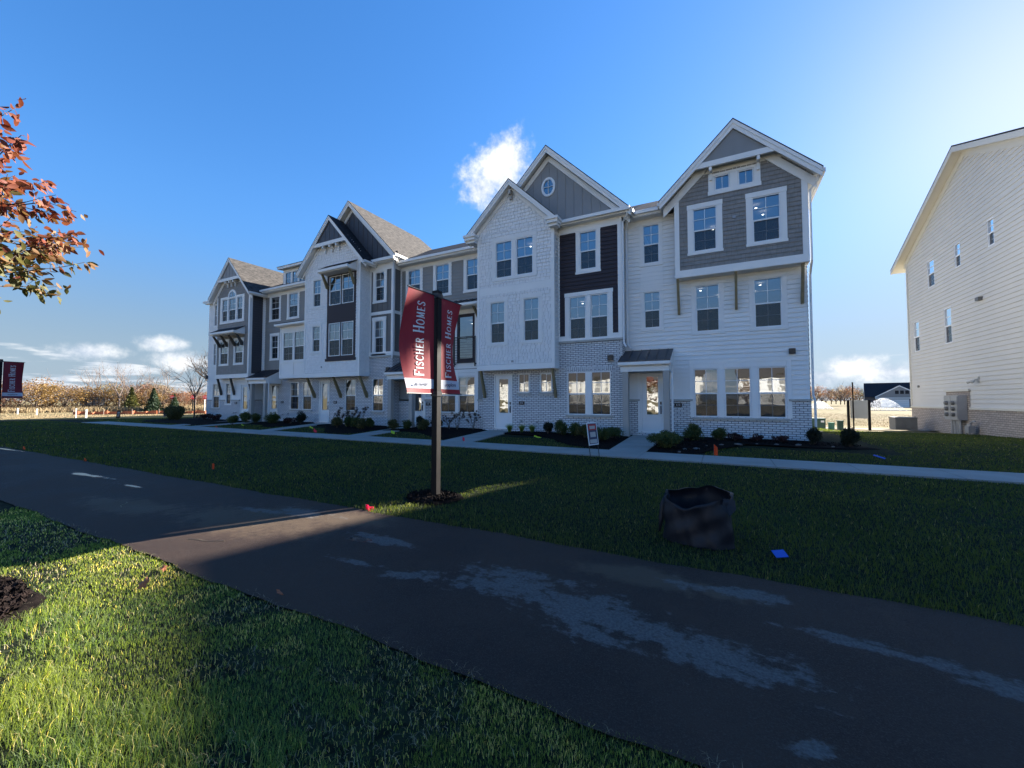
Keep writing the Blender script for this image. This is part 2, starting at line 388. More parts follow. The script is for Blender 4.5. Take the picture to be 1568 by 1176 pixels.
def window(par, fr, u0, u1, z0, z1, trim=0., head=0., sill=.07, kind='hung', tm='trim', fm='vinyl', cols=2, flat=False):
    """one window: frame mesh with sashes and muntins; panes, insect screen and casing are its children"""
    m = MB(); w = .042; zm = (z0+z1)/2-.03
    for a in ((u0, u0+w, z0, z1), (u1-w, u1, z0, z1), (u0+w, u1-w, z0, z0+w), (u0+w, u1-w, z1-w, z1)): fr.box(m, *a, -.06, .016)
    if kind == 'hung':
        fr.box(m, u0+w, u1-w, zm-.025, zm+.03, -.055, .006)
        fr.box(m, u0+w, u0+w+.022, z0+w, zm-.025, -.06, -.02); fr.box(m, u1-w-.022, u1-w, z0+w, zm-.025, -.06, -.02)
        for k in range(1, cols):
            u = u0+(u1-u0)*k/cols; fr.box(m, u-.011, u+.011, zm+.03, z1-w, -.05, -.012); fr.box(m, u-.009, u+.009, z0+w, zm-.025, -.052, -.042)
        zc = (zm+z1)/2; fr.box(m, u0+w, u1-w, zc-.011, zc+.011, -.049, -.013)
        zc = (zm+z0)/2; fr.box(m, u0+w, u1-w, zc-.009, zc+.009, -.051, -.041)
    elif kind == 'fixed':
        for k in range(1, cols):
            u = u0+(u1-u0)*k/cols; fr.box(m, u-.01, u+.01, z0+w, z1-w, -.05, -.012)
        if z1-z0 > .8: zc = (z0+z1)/2; fr.box(m, u0+w, u1-w, zc-.01, zc+.01, -.049, -.013)
    f = m.build('window', fm, par)
    g = MB()
    if kind == 'hung':
        g.poly(fr.P(u0+w, zm+.03, -.03), fr.P(u1-w, zm+.03, -.03), fr.P(u1-w, z1-w, -.03), fr.P(u0+w, z1-w, -.03))
        g.poly(fr.P(u0+w, z0+w, -.046), fr.P(u1-w, z0+w, -.046), fr.P(u1-w, zm-.025, -.046), fr.P(u0+w, zm-.025, -.046))
    else: g.poly(fr.P(u0+w, z0+w, -.03), fr.P(u1-w, z0+w, -.03), fr.P(u1-w, z1-w, -.03), fr.P(u0+w, z1-w, -.03))
    g.build('pane', 'glass', f)
    if kind == 'hung':
        s = MB(); s.poly(fr.P(u0+w+.022, z0+w, -.018), fr.P(u1-w-.022, z0+w, -.018), fr.P(u1-w-.022, zm-.025, -.018), fr.P(u0+w+.022, zm-.025, -.018)); s.build('insect_screen', 'insect_mesh', f)
    if trim:
        t = MB(); hd = head or trim
        fr.box(t, u0-trim, u0, z0-sill, z1, -.005, .035); fr.box(t, u1, u1+trim, z0-sill, z1, -.005, .035)
        fr.box(t, u0-trim-.015, u1+trim+.015, z1+.002, z1+hd, -.005, .042)
        fr.box(t, u0+.002, u1-.002, z0-sill, z0-.002, -.005, .035)
        fr.box(t, u0-trim-.02, u1+trim+.02, z0-sill-.1, z0-sill-.002, -.005, .045)
        t.build('trim', tm, f)
    return f
H = lambda u0, u1, z0, z1: (u0, u1, z0, z1)
def door(par, fr, u0, u1, z0, z1, handle='r', glass=(.22, .78, .28, .93)):
    """entry door in the hole u0..u1, z0..z1 of its casing"""
    c = MB(); w = .055
    for a in ((u0, u0+w, z0, z1), (u1-w, u1, z0, z1), (u0+w, u1-w, z1-w, z1)): fr.box(c, *a, -.08, .03)
    fr.box(c, u0+w, u1-w, z0-.05, z0+.03, -.1, .03)
    a, b, p, q = u0+w+.004, u1-w-.004, z0+.034, z1-w-.004
    ga, gb, gp, gq = a+(b-a)*glass[0], a+(b-a)*glass[1], p+(q-p)*glass[2], p+(q-p)*glass[3]
    d = MB()
    for r in ((a, ga, p, q), (gb, b, p, q), (ga, gb, p, gp), (ga, gb, gq, q)): fr.box(d, *r, -.07, -.02)
    for r in ((ga-.03, ga, gp-.03, gq+.03), (gb, gb+.03, gp-.03, gq+.03), (ga, gb, gp-.03, gp), (ga, gb, gq, gq+.03)): fr.box(d, *r, -.0195, -.008)
    fr.box(d, a+.14, b-.14, p+.14, gp-.14, -.0195, -.010)
    do = d.build('door', 'door_white', par)
    c.build('door_frame', 'trim', do)
    g = MB(); g.poly(fr.P(ga, gp, -.04), fr.P(gb, gp, -.04), fr.P(gb, gq, -.04), fr.P(ga, gq, -.04)); g.build('pane', 'door_glass', do)
    h = MB(); hu = b-.075 if handle == 'r' else a+.075
    fr.box(h, hu-.03, hu+.03, p+1.12, p+1.24, -.0195, .01); fr.box(h, hu-.022, hu+.022, p+.72, p+1.06, -.0195, .0)
    h.tube([fr.P(hu, p+.98, 0), fr.P(hu, p+.98, .05), fr.P(hu, p+.76, .05), fr.P(hu, p+.76, 0)], .012, 6); h.build('handle', 'black_metal', do)
    return do
def band(mb, cx, half, zp, sl, d0, d1, y0, y1):
    for s in (-1, 1):
        mb.ext([(cx, zp-d0), (cx+s*half, zp-d0-sl*half), (cx+s*half, zp-d1-sl*half), (cx, zp-d1)], 1, y0, y1)
def gable(par, cx, half, yf, yb, ze, zp, rm='roof_brown', rake=.27, hip=0, fz=None, fd=(.34, .62), tm='trim', gutter=True, hipz=None):
    """pitched roof with its ridge along Y: shingles, white rakes, soffit, eave gutters"""
    sl = (zp-ze)/half; r = MB(); yk = yb-hip
    for s in (-1, 1):
        e = cx+s*(half+.03)
        a, b, c, d = (cx, yf-.03, zp+.03), (e, yf-.03, ze), (e, yb, ze), (cx, yk, zp+.03)
        r.poly(a, b, c, d); r.poly(*[(x, y, z-.045) for x, y, z in (a, b, c, d)])
        r.poly(a, b, (b[0], b[1], b[2]-.045), (a[0], a[1], a[2]-.045)); r.poly(b, c, (c[0], c[1], c[2]-.045), (b[0], b[1], b[2]-.045))
    if hip: r.poly((cx-half, yb, ze), (cx+half, yb, ze), (cx, yk, zp+.03))
    ro = r.build('roof', rm, par)
    t = MB(); band(t, cx, half, zp, sl, .02, .02+rake, yf, yf+.045); band(t, cx, half, zp, sl, .0205, .02+rake*.45, yf-.025, yf-.001)
    t.build('rake_board', tm, ro)
    q = MB()
    for s in (-1, 1): q.poly((cx, yf+.046, zp-.2), (cx+s*half, yf+.046, ze-.2), (cx+s*half, yb-.3, ze-.2), (cx, yk, zp-.2))
    q.build('soffit', tm, ro)
    if gutter:
        for s in (-1, 1):
            g = MB(); g.box(*sorted((cx+s*half, cx+s*(half+.10))), yf+.05, yb, ze-.17, ze-.035)
            g.box(*sorted((cx+s*(half-.03), cx+s*(half+.0))), yf+.05, yb, ze-.25, ze-.03); g.build('gutter', tm, ro)
    if fz is not None:
        z = MB(); band(z, cx, half-.1, zp, sl, fd[0], fd[1], fz-.048, fz-.001); z.build('frieze', tm, par)
    return ro
def collar(par, cx, half, zp, ze, yf, zb, infill, fm, cor=()):
    """decorative truss at the front of a gable: collar beam, boarded infill above it, small corbels below"""
    sl = (zp-ze)/half; hw = (zp-.25-zb)/sl; hw2 = (zp-.25-(zb+.21))/sl
    b = MB(); b.ext([(cx-hw, zb), (cx+hw, zb), (cx+hw2, zb+.21), (cx-hw2, zb+.21)], 1, yf+.0, yf+.1)
    bo = b.build('collar_beam', 'trim', par)
    t = MB(); z0 = zb+.21; h = (zp-.25-z0)/sl; t.poly((cx-h, yf+.06, z0), (cx+h, yf+.06, z0), (cx, yf+.06, zp-.25)); 
    for k in range(-2, 3):
        x = cx+k*.4; zt = zp-.25-abs(x-cx)*sl
        if zt > z0+.05: t.box(x-.02, x+.02, yf+.045, yf+.06, z0, zt)
    t.build('truss_panel', fm, par)
    if cor:
        c = MB()
        for x, y1 in cor: c.box(x-.05, x+.05, yf+.02, y1, zb-.16, zb-.001); c.box(x-.04, x+.04, y1-.1, y1, zb-.42, zb-.16)
        c.build('corbels', 'trim', bo)
def bracket(par, x, yf, yw, zt, zb, m='tan_wood', w=.09):
    """knee brace from the wall up to the front edge of an overhang"""
    b = MB(); b.ext([(yf, zt), (yf+.13, zt), (yw-.0, zb+.22), (yw, zb), (yw-.13, zb)], 0, x-w/2, x+w/2)
    b.build('bracket', m, par)
def shed_roof(par, x0, x1, yw, yf, zw, zf, name='porch_roof', beam=True, cols=(), m='metal_roof', fas=.15, seam=.36, colz=0, beamh=.22):
    r = MB(); r.ext([(yw, zw), (yf-.04, zf), (yf-.04, zf-.04), (yw, zw-.04)], 0, x0-.03, x1+.03)
    k = 0; sl = (zw-zf)/(yw-yf+.04)
    if seam:
        x = x0
        while x <= x1+.01:
            r.ext([(yw, zw+.03), (yf-.04, zf+.03), (yf-.04, zf), (yw, zw)], 0, x-.012, x+.012); x += seam
    ro = r.build(name, m, par)
    g = MB(); g.box(x0, x1, yf-.03, yf+.06, zf-.04-fas, zf-.041); g.box(x0-.01, x1+.01, yf-.11, yf-.031, zf-.05-fas*.75, zf-.045)
    for x in (x0, x1): g.ext([(yf+.061, zf-.04-fas), (yf+.061, zf-.04), (yw, zw-.045), (yw, zf-.04-fas)], 0, x-.02 if x == x1 else x, x if x == x1 else x+.02)
    g.box(x0+.021, x1-.021, yf+.061, yw, zf-.05-fas, zf-.03-fas)
    g.build('fascia', 'trim', ro)
    if cols:
        b = MB(); zb = zf-.055-fas; yc = yf+.16
        b.box(x0+.05, x1-.03, yc-.1, yc+.1, zb-beamh, zb); b.box(x0+.05, x0+.25, yc+.1, yw-.03, zb-beamh, zb); b.box(x1-.23, x1-.03, yc+.1, yw-.03, zb-beamh, zb)
        b.build('porch_beam', 'trim', ro)
        for c in cols:
            p = MB(); p.box(c-.115, c+.115, yc-.115, yc+.115, .03, zb-beamh); p.box(c-.135, c+.135, yc-.135, yc+.135, .02, .22); p.build('post', 'taupe_post', ro)
    return ro
def downspout(par, pts, name='downspout'):
    d = MB()
    d.tube(pts, .042, 6); d.build(name, 'vinyl', par)
def plaque(par, x, y, z, num):
    p = MB(); p.box(x-.145, x+.145, y-.025, y-.002, z-.08, z+.08); po = p.build('number_plaque', 'black_metal', par)
    text(num, .11, 'letter_white', po, Matrix.Translation((x, y-.027, z)) @ Matrix.Rotation(R(90), 4, 'X'), 'numerals')
def text(s, size, m, par, M, name='lettering', ext=.0015, align='CENTER'):
    cu = bpy.data.curves.new('t', 'FONT'); cu.body = s; cu.size = size; cu.extrude = ext; cu.align_x = align; cu.align_y = 'CENTER'; cu.resolution_u = 3
    to = bpy.data.objects.new('t', cu); COL.objects.link(to)
    dg = bpy.context.evaluated_depsgraph_get(); me = bpy.data.meshes.new_from_object(to.evaluated_get(dg)); bpy.data.objects.remove(to); bpy.data.curves.remove(cu)
    o = ORI.get(par.name, Vector((0, 0, 0))) if par else Vector((0, 0, 0))
    me.transform(Matrix.Translation(-o) @ M); me.materials.clear(); me.materials.append(MATS[m]); me.name = name
    ob = bpy.data.objects.new(name, me); COL.objects.link(ob); ob.parent = par; return ob
def vent(par, x, y, z, s=.12):
    v = MB(); v.box(x-s, x+s, y-.1, y-.001, z-s, z+s)
    for k in range(3): v.box(x-s+.02, x+s-.02, y-.115, y-.101, z-s+.03+k*.07, z-s+.06+k*.07)
    v.build('vent_hood', 'black_metal', par)
def hosebib(par, x, y, z):
    v = MB(); v.tube([(x, y, z), (x, y-.08, z), (x+.03, y-.12, z-.05)], .02, 6); v.box(x-.05, x+.05, y-.05, y-.02, z-.03, z+.04); v.build('hose_tap', 'galv', par)
F3, F2, F1 = (7.40, 9.14), (4.25, 6.20), (.86, 2.77)
RIDGE = (23.6, 12.72)
def shell(par, x0, x1, yw, holes_r=(), left=False, right=False, wm='white_siding', ry=29.6):
    """rear wall, end walls, main roof, inner rooms of one house in the row"""
    w = MB(); clad(w, FB(ry), x0, x1, 0, 9.6, style='flat', jamb=0)
    def pf(z):
        if z < 9.6: return (yw, ry)
        k = (z-9.6)/(RIDGE[1]-.15-9.6); return (17.5+(RIDGE[0]-17.5)*k, 29.7-(29.7-RIDGE[0])*k)
    if right: clad(w, FX(x1), yw, ry, 1.55, 9.6, style='lap'); clad(w, FX(x1), yw, ry, 9.6, 12.55, style='flat', prof=pf)
    if left: clad(w, BX(x0), yw, ry, 1.55, 9.6, style='lap'); clad(w, BX(x0), yw, ry, 9.6, 12.55, style='flat', prof=pf)
    w.build('rear_wall', wm, par)
    if right or left:
        b = MB()
        if right: clad(b, FX(x1+.03), yw, ry, 0, 1.5, style='flat', jamb=0)
        if left: clad(b, BX(x0-.03), yw, ry, 0, 1.5, style='flat', jamb=0)
        b.build('brick_base', 'white_brick', par)
    i = MB(); a, b = x0+.08, x1-.08; yb = 22.4; yi = yw+.16
    i.poly((a, yb, 0), (b, yb, 0), (b, yb, 9.5), (a, yb, 9.5))
    i.poly((a, yi, 0), (a, yb, 0), (a, yb, 9.5), (a, yi, 9.5)); i.poly((b, yi, 0), (b, yb, 0), (b, yb, 9.5), (b, yi, 9.5))
    for z in (.12, 3.05, 3.4, 6.3, 6.7, 9.45): i.poly((x0, yi, z), (x1, yi, z), (x1, yb, z), (x0, yb, z))
    for z in (3.05, 6.3): i.poly((x0, yi, z), (x1, yi, z), (x1, yi, z+.35), (x0, yi, z+.35))
    mx = (a+b)/2; i.poly((mx, yi+2.3, 0), (mx, yb, 0), (mx, yb, 9.5), (mx, yi+2.3, 9.5))
    i.build('rooms', 'interior', par)
def main_roof(par, x0, x1, e=17.6, ze=9.62, gx=None):
    r = MB(); Yr, Zr = RIDGE
    r.ext([(e-.02, ze), (Yr, Zr), (29.9, ze), (29.9, ze-.05), (Yr, Zr-.06), (e-.02, ze-.05)], 0, x0, x1)
    ro = r.build('roof', 'roof_brown', par)
    if gx:
        g = MB(); g.box(gx[0], gx[1], e-.1, e-.005, ze-.17, ze-.03); g.box(gx[0], gx[1], e-.005, e+.02, ze-.24, ze-.055); g.box(gx[0], gx[1], e+.02, 18.04, ze-.27, ze-.245)
        g.build('gutter', 'trim', ro)
    return ro
# ------------------------------------------------------------------ the row of six townhouses
def strip(par, fr, u0, u1, z0, z1, d=.03, name='trim_board', m='trim', d0=.0):
    b = MB(); fr.box(b, u0, u1, z0, z1, d0, d); return b.build(name, m, par)
def strips(par, L, name='trim_board', m='trim'):
    b = MB()
    for fr, u0, u1, z0, z1, d in L: fr.box(b, u0, u1, z0, z1, -.002, d)
    return b.build(name, m, par)
def wall(par, name, m, items):
    """items: (frame, u0, u1, z0, z1, holes, style, prof)"""
    b = MB()
    for it in items:
        fr, u0, u1, z0, z1, holes, style = it[:7]; clad(b, fr, u0, u1, z0, z1, holes, style, prof=it[7] if len(it) > 7 else None, course=.178 if style == 'lap' else .165)
    return b.build(name, m, par)
def gprof(cx, zp, sl, off=.05): return lambda z: (cx-(zp-off-z)/sl, cx+(zp-off-z)/sl)
def lamp(par, pts):
    for p in pts:
        b = MB(); n = 10; b.poly(*[(p[0]+.045*math.cos(6.283*k/n), p[1]+.045*math.sin(6.283*k/n), p[2]) for k in range(n)]); b.build('ceiling_light', 'lamp', par)
ROW = 'attached townhouses of the row'
# ---- house 6: right end
def house6():
    x0, x1 = -3.8, 2.78; w = F(18.05); by = F(17.55)
    t = thing('townhouse', 'right end townhouse with gray shingle gable and white lap siding over white brick', 'house', (-.5, 18.05, 0), ROW)
    hs = [H(-1.07, -.18, .84, 2.77), H(.02, .94, .84, 2.77), H(1.17, 2.08, .84, 2.77), H(-3.17, -2.22, .17, 2.74),
          H(-.96, -.07, 4.28, 6.17), H(1.09, 2.02, 4.28, 6.17), H(-3.0, -2.31, 4.59, 6.17), H(-3.01, -2.31, 7.40, 9.10)]
    wall(t, 'brick_wall', 'white_brick', [(F(18.02), -3.79, x1+.03, 0, 1.47, hs, 'flat')])
    wall(t, 'wall', 'white_siding', [(w, x0, x1, 1.55, 6.46, hs, 'lap'), (w, x0, -1.6, 6.46, 9.4, hs, 'lap')])
    b = MB(); b.box(-3.75, -3.2, 17.965, 18.04, 1.47, 1.55); b.box(-2.19, -1.12, 17.965, 18.04, 1.47, 1.55); b.box(2.13, x1+.05, 17.965, 18.04, 1.47, 1.55)
    b.box(-1.14, 2.14, 17.96, 18.04, .74, .82); b.build('stone_sill', 'stone', t)
    # surrounds of the ground floor triple window and plain panels
    strips(t, [(w, -1.22, -1.075, .83, 2.98, .035), (w, -.175, .015, .83, 2.98, .035), (w, .945, 1.165, .83, 2.98, .035), (w, 2.085, 2.23, .83, 2.98, .035), (w, -1.22, 2.23, 2.98, 3.12, .04), (w, -1.07, -.18, 2.775, 2.979, .03), (w, .02, .94, 2.775, 2.979, .03), (w, 1.17, 2.08, 2.775, 2.979, .03)], 'window_surround')
    for h in hs[:3]: window(t, w, *h)
    for h in hs[4:6]: window(t, w, *h, trim=.15, head=.17, sill=.02, tm='white_siding')
    window(t, w, *hs[6], trim=.12, head=.02, sill=.02, tm='white_siding'); window(t, w, *hs[7], trim=.12, head=.12, sill=.02, tm='white_siding')
    strips(t, [(w, -3.12, -2.19, 6.26, 7.24, .028)], 'siding_panel', 'white_siding')
    door(t, F(18.03), *hs[3]); strips(t, [(w, -3.29, -3.175, .1, 2.86, .06), (w, -2.215, -2.1, .1, 2.86, .06), (w, -3.29, -2.1, 2.745, 2.86, .061)], 'door_casing')
    st = MB(); st.box(-3.3, -2.1, 17.72, 17.99, .03, .12); st.build('doorstep', 'white_brick', t)
    # third floor bay
    bh = [H(-.98, -.11, 7.42, 9.16), H(1.07, 1.98, 7.42, 9.16), H(-.17, .36, 9.74, 10.32), H(.64, 1.16, 9.74, 10.32)]
    cx, zp, ze, half = .5, 12.19, 9.62, 2.68; sl = (zp-ze)/half
    wall(t, 'bay_wall', 'gray_shingle', [(by, -1.62, x1, 6.74, 9.7, bh, 'shake'), (by, -1.62, x1, 9.7, 10.5, bh, 'shake', gprof(cx, zp, sl)), (FX(x1), 17.55, 18.05, 6.74, 9.6, (), 'shake'), (BX(-1.62), 17.55, 18.05, 6.74, 9.6, (), 'shake')])
    g = MB(); clad(g, F(17.54), -1.6, 2.6, 10.38, 12.1, [], 'flat', prof=gprof(cx, zp, sl)); g.build('gable_panel', 'trim', t)
    strips(t, [(by, -1.66, x1+.03, 6.45, 6.74, .04), (by, -1.66, -1.48, 6.741, 9.62, .035), (by, 2.62, x1+.03, 6.741, 9.6, .035), (FX(x1), 17.56, 18.05, 6.45, 6.74, .035), (FX(x1), 17.551, 17.7, 6.741, 9.3, .033)])
    s = MB(); s.box(-1.62, x1, 17.56, 18.04, 6.44, 6.5); s.build('bay_floor', 'trim', t)
    for h in bh[:2]: window(t, by, *h, trim=.19, head=.19, sill=.02)
    for h in bh[2:]: window(t, by, *h, kind='fixed')
    strips(t, [(by, -.39, 1.38, 10.325, 10.42, .04), (by, -.39, -.175, 9.735, 10.32, .038), (by, .365, .635, 9.735, 10.32, .038), (by, 1.165, 1.38, 9.735, 10.32, .038), (by, -.41, 1.40, 9.58, 9.734, .045)], 'window_surround')
    gable(t, cx, half, 17.15, 23.4, ze, zp, fz=17.55, fd=(.3, .68), rake=.33)
    collar(t, cx, half, zp, ze, 17.17, 10.58, .2, 'gable_gray', cor=((-.3, 17.52), (1.3, 17.52)))
    for x in (-1.58, .5, 2.62): bracket(t, x, 17.57, 18.03, 6.45, 5.05)
    main_roof(t, x0, 3.0, gx=(-3.72, -2.2)); shell(t, x0, x1, 18.05, right=True)
    shed_roof(t, -3.83, -1.86, 18.04, 16.85, 3.66, 3.1, cols=(-3.58, -2.0))
    strips(t, [(w, -3.72, -2.2, 9.1, 9.37, .03)], 'frieze')
    downspout(t, [(-3.55, 17.55, 9.42), (-3.62, 17.75, 9.2), (-3.68, 17.93, 9.0), (-3.68, 17.93, 3.95), (-3.5, 17.8, 3.72)])
    downspout(t, [(3.1, 17.4, 9.45), (3.1, 17.45, 9.3), (2.88, 17.62, 9.05), (2.88, 17.62, 6.5), (2.88, 18.0, 6.1), (2.88, 18.1, 1.7), (2.93, 18.1, 1.5), (2.93, 18.1, .1)])
    downspout(t, [(-1.82, 16.82, 3.0), (-1.79, 16.95, 2.8), (-1.79, 17.02, 2.6), (-1.79, 17.02, .1)])
    vent(t, 2.27, 18.03, 3.32, .1); plaque(t, -1.67, 18.02, 1.31, '616'); hosebib(t, -1.25, 18.02, .55); hosebib(t, -1.72, 18.02, .5)
    lamp(t, [(1.3, 18.9, 9.3), (1.6, 19.7, 9.3), (-.3, 20.4, 9.3), (-.8, 19.0, 6.2), (-.1, 20.5, 6.2), (1.4, 19.2, 6.2), (1.25, 20.6, 6.2), (-2.5, 19.6, 6.2)])
    # light fitting colour patch beside the gable window and the doorbell
    v = MB(); v.box(.43, .53, 17.5, 17.545, 8.5, 8.6); v.build('wall_light', 'galv', t)
# ---- house 5
def house5():
    x0, x1 = -10.8, -3.8; w = F(17.45); by = F(16.9)
    t = thing('townhouse', 'townhouse with white shingle bay over its door and plum siding on the right', 'house', (-7.3, 17.45, 0), ROW)
    g1 = [H(-10.10, -9.09, .14, 2.78), H(-8.77, -8.18, 1.87, 2.78), H(-7.62, -7.02, 1.87, 2.78), H(-6.28, -5.40, .86, 2.77), H(-5.18, -4.30, .86, 2.77)]
    wall(t, 'brick_wall', 'white_brick', [(w, x0, x1, 0, 3.02, g1, 'flat'), (w, -6.72, x1, 3.02, 4.1, (), 'flat'), (FX(x1), 17.45, 18.04, 0, 4.1, (), 'flat'), (BX(x0), 17.45, 18.04, 0, 4.1, (), 'flat')])
    sd = MB()
    for a, b in ((-8.84, -8.1), (-7.7, -6.95), (-6.36, -4.22), (-10.16, -9.03)): w.box(sd, a, b, 2.79, 2.985, .0, .012)
    sd.build('soldier_course', 'white_brick_soldier', t)
    s = MB(); s.box(-6.66, x1+.03, 17.39, 17.5, 4.1, 4.19); s.box(-6.36, -4.22, 17.38, 17.47, .76, .855); s.box(-8.84, -8.12, 17.38, 17.47, 1.77, 1.865); s.box(-7.69, -6.95, 17.38, 17.47, 1.77, 1.865); s.build('stone_sill', 'stone', t)
    door(t, w, *g1[0]); 
    for h in g1[1:3]: window(t, w, *h, kind='fixed')
    for h in g1[3:]: window(t, w, *h)
    strips(t, [(w, -5.395, -5.185, .86, 2.78, .0)], 'mullion')
    b = MB(); w.box(b, -5.395, -5.185, .86, 2.77, -.03, .02); b.build('mullion', 'trim', t)
    up = [H(-5.67, -4.88, 7.37, 9.10), H(-6.17, -5.38, 4.25, 6.20), H(-5.18, -4.39, 4.25, 6.20)]
    wall(t, 'siding_panel', 'plum_siding', [(w, -6.7, -3.95, 4.4, 9.14, up, 'lap')])
    window(t, w, *up[0], trim=.17, head=.14, sill=.08)
    for h in up[1:]: window(t, w, *h)
    strips(t, [(w, -6.37, -6.175, 4.2, 6.2, .036), (w, -5.375, -5.185, 4.2, 6.2, .036), (w, -4.385, -4.19, 4.2, 6.2, .036), (w, -6.39, -4.17, 6.205, 6.38, .042)], 'window_surround')
    strips(t, [(w, -6.72, x1+.02, 4.19, 4.245, .05), (w, -6.72, -6.372, 4.246, 4.42, .03), (w, -4.188, -3.96, 4.246, 4.42, .03), (w, -3.955, x1+.02, 4.246, 9.14, .035), (w, -6.72, -6.62, 4.42, 9.14, .03), (FX(x1), 17.45, 17.6, 4.1, 9.5, .03)])
    wall(t, 'end_wall', 'white_siding', [(FX(x1), 17.45, 18.05, 4.2, 9.5, (), 'lap'), (BX(x0), 17.45, 18.05, 4.2, 9.5, (), 'lap')])
    strips(t, [(w, -6.72, x1+.02, 9.142, 9.6, .03)], 'frieze')
    b = MB(); b.box(-6.45, -3.37, 17.12, 17.44, 9.46, 9.62); b.box(-6.40, -3.35, 17.0, 17.119, 9.52, 9.66); b.ext([(17.11, 9.665), (17.44, 9.8), (17.44, 9.63), (17.11, 9.63)], 0, -6.45, -3.4); b.build('gutter', 'trim', t)
    # big gable with oval window
    cx, zp, ze, half = -7.16, 13.41, 9.6, 3.83; sl = (zp-ze)/half
    g = MB(); n = 28; oc, oz, rx, rz = -7.17, 11.58, .25, .36
    clad(g, w, -11, -3.4, 9.6, 13.36, [H(oc-.24, oc+.24, oz-.35, oz+.35)], 'batten', prof=gprof(cx, zp, sl)); g.build('gable_wall', 'gable_gray', t)
    o = MB(); ring = [(math.cos(2*math.pi*k/n), math.sin(2*math.pi*k/n)) for k in range(n)]
    for k in range(n):
        a, b_ = ring[k], ring[(k+1) % n]
        for (q0, q1, d) in ((1., 1.42, .05),):
            P = lambda c, q, d: (oc+c[0]*rx*q, 17.45-d, oz+c[1]*(rz+.09*(q-1)/.42*1.1-.0) if q > 1 else oz+c[1]*rz)
            o.poly(P(a, q0, d), P(b_, q0, d), P(b_, q1, d), P(a, q1, d)); o.poly(P(a, q1, d), P(b_, q1, d), P(b_, q1, 0), P(a, q1, 0)); o.poly(P(a, q0, d), P(b_, q0, d), P(b_, q0, -.03), P(a, q0, -.03))
    o.box(oc-.012, oc+.012, 17.4, 17.43, oz-rz, oz+rz); o.box(oc-rx, oc+rx, 17.405, 17.425, oz-.012, oz+.012)
    ow = o.build('oval_window', 'vinyl', t); p = MB(); p.poly(*[(oc+c[0]*rx, 17.44, oz+c[1]*rz) for c in ring]); p.build('pane', 'glass', ow)
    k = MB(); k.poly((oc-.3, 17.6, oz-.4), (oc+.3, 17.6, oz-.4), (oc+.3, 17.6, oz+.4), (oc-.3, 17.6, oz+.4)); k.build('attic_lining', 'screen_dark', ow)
    gable(t, cx, half, 17.1, 23.7, ze, zp, fz=17.45, fd=(.3, .6), hip=1.5, rake=.3)
    # shingle bay
    bh = [H(-9.73, -8.83, 7.40, 9.17), H(-8.61, -7.72, 7.40, 9.17), H(-10.02, -9.21, 4.25, 6.25), H(-8.22, -7.43, 4.25, 6.25)]
    bx0, bx1 = -10.75, -6.7; c2, zp2, ze2, h2 = -8.84, 11.98, 9.62, 2.45; sl2 = (zp2-ze2)/h2
    wall(t, 'bay_wall', 'white_shingle', [(by, bx0, bx1, 3.22, 6.64, bh, 'shake'), (by, bx0, bx1, 6.98, 9.7, bh, 'shake'), (by, bx0, bx1, 9.7, 11.9, (), 'shake', gprof(c2, zp2, sl2))])
    wall(t, 'bay_side_wall', 'white_siding', [(FX(bx1), 16.9, 17.45, 3.22, 9.6, (), 'lap'), (BX(bx0), 16.9, 17.45, 3.22, 9.6, (), 'lap')])
    strips(t, [(by, bx0-.02, bx1+.02, 2.95, 3.21, .035), (by, bx0, bx1, 6.64, 6.98, .022), (by, bx0-.02, bx0+.12, 3.215, 9.6, .036), (by, bx1-.12, bx1+.02, 3.215, 9.6, .036), (FX(bx1), 16.88, 17.45, 2.95, 3.21, .035), (FX(bx1), 16.87, 17.0, 3.215, 9.5, .03)])
    s = MB(); s.box(bx0, bx1, 16.91, 17.44, 2.94, 3.0); s.build('bay_floor', 'trim', t)
    for h in bh[2:]: window(t, by, *h, trim=.16, head=.2, sill=.02, tm='white_siding')
    for h in bh[:2]: window(t, by, *h)
    strips(t, [(by, -9.9, -9.735, 7.38, 9.18, .034), (by, -8.825, -8.615, 7.38, 9.18, .034), (by, -7.715, -7.55, 7.38, 9.18, .034), (by, -9.92, -7.53, 9.185, 9.4, .036), (by, -9.92, -7.53, 7.26, 7.379, .04)], 'window_surround', 'white_siding')
    gable(t, c2, h2, 16.55, 20.0, ze2, zp2, fz=16.9, fd=(.28, .5), rake=.26, gutter=False)
    for a, b_ in ((-11.32, -10.72), (-6.88, -6.38)):
        rt = MB()
        rt.box(a, b_, 16.5, 17.02, 9.42, 9.56); rt.box(a-.04, b_+.04, 16.44, 17.02, 9.561, 9.68); rt.box(a+.05, b_-.05, 16.6, 17.0, 9.30, 9.419)
        rt.build('eave_return', 'trim', t)
    kb = MB(); kb.box(c2-.06, c2+.06, 16.6, 16.86, 11.3, 11.5); kb.box(c2-.06, c2+.06, 16.75, 16.86, 11.1, 11.3); kb.build('corbels', 'taupe_post', t)
    for x in (-10.62, -6.82): bracket(t, x, 16.92, 17.44, 2.95, 1.62)
    main_roof(t, x0, x1, e=18.4, ze=10.01); shell(t, x0, x1, 17.45)
    downspout(t, [(-3.42, 17.08, 9.55), (-3.5, 17.2, 9.35), (-3.72, 17.4, 9.15), (-3.72, 17.4, 3.95), (-3.6, 17.3, 3.75)])
    vent(t, -4.3, 17.43, 3.33); plaque(t, -8.59, 17.44, 1.38, '612'); hosebib(t, -8.6, 17.44, .52); hosebib(t, -7.75, 17.44, .5)
    v = MB(); v.box(-8.85, -8.75, 16.84, 16.88, 3.3, 3.38); v.build('vent_cap', 'galv', t)
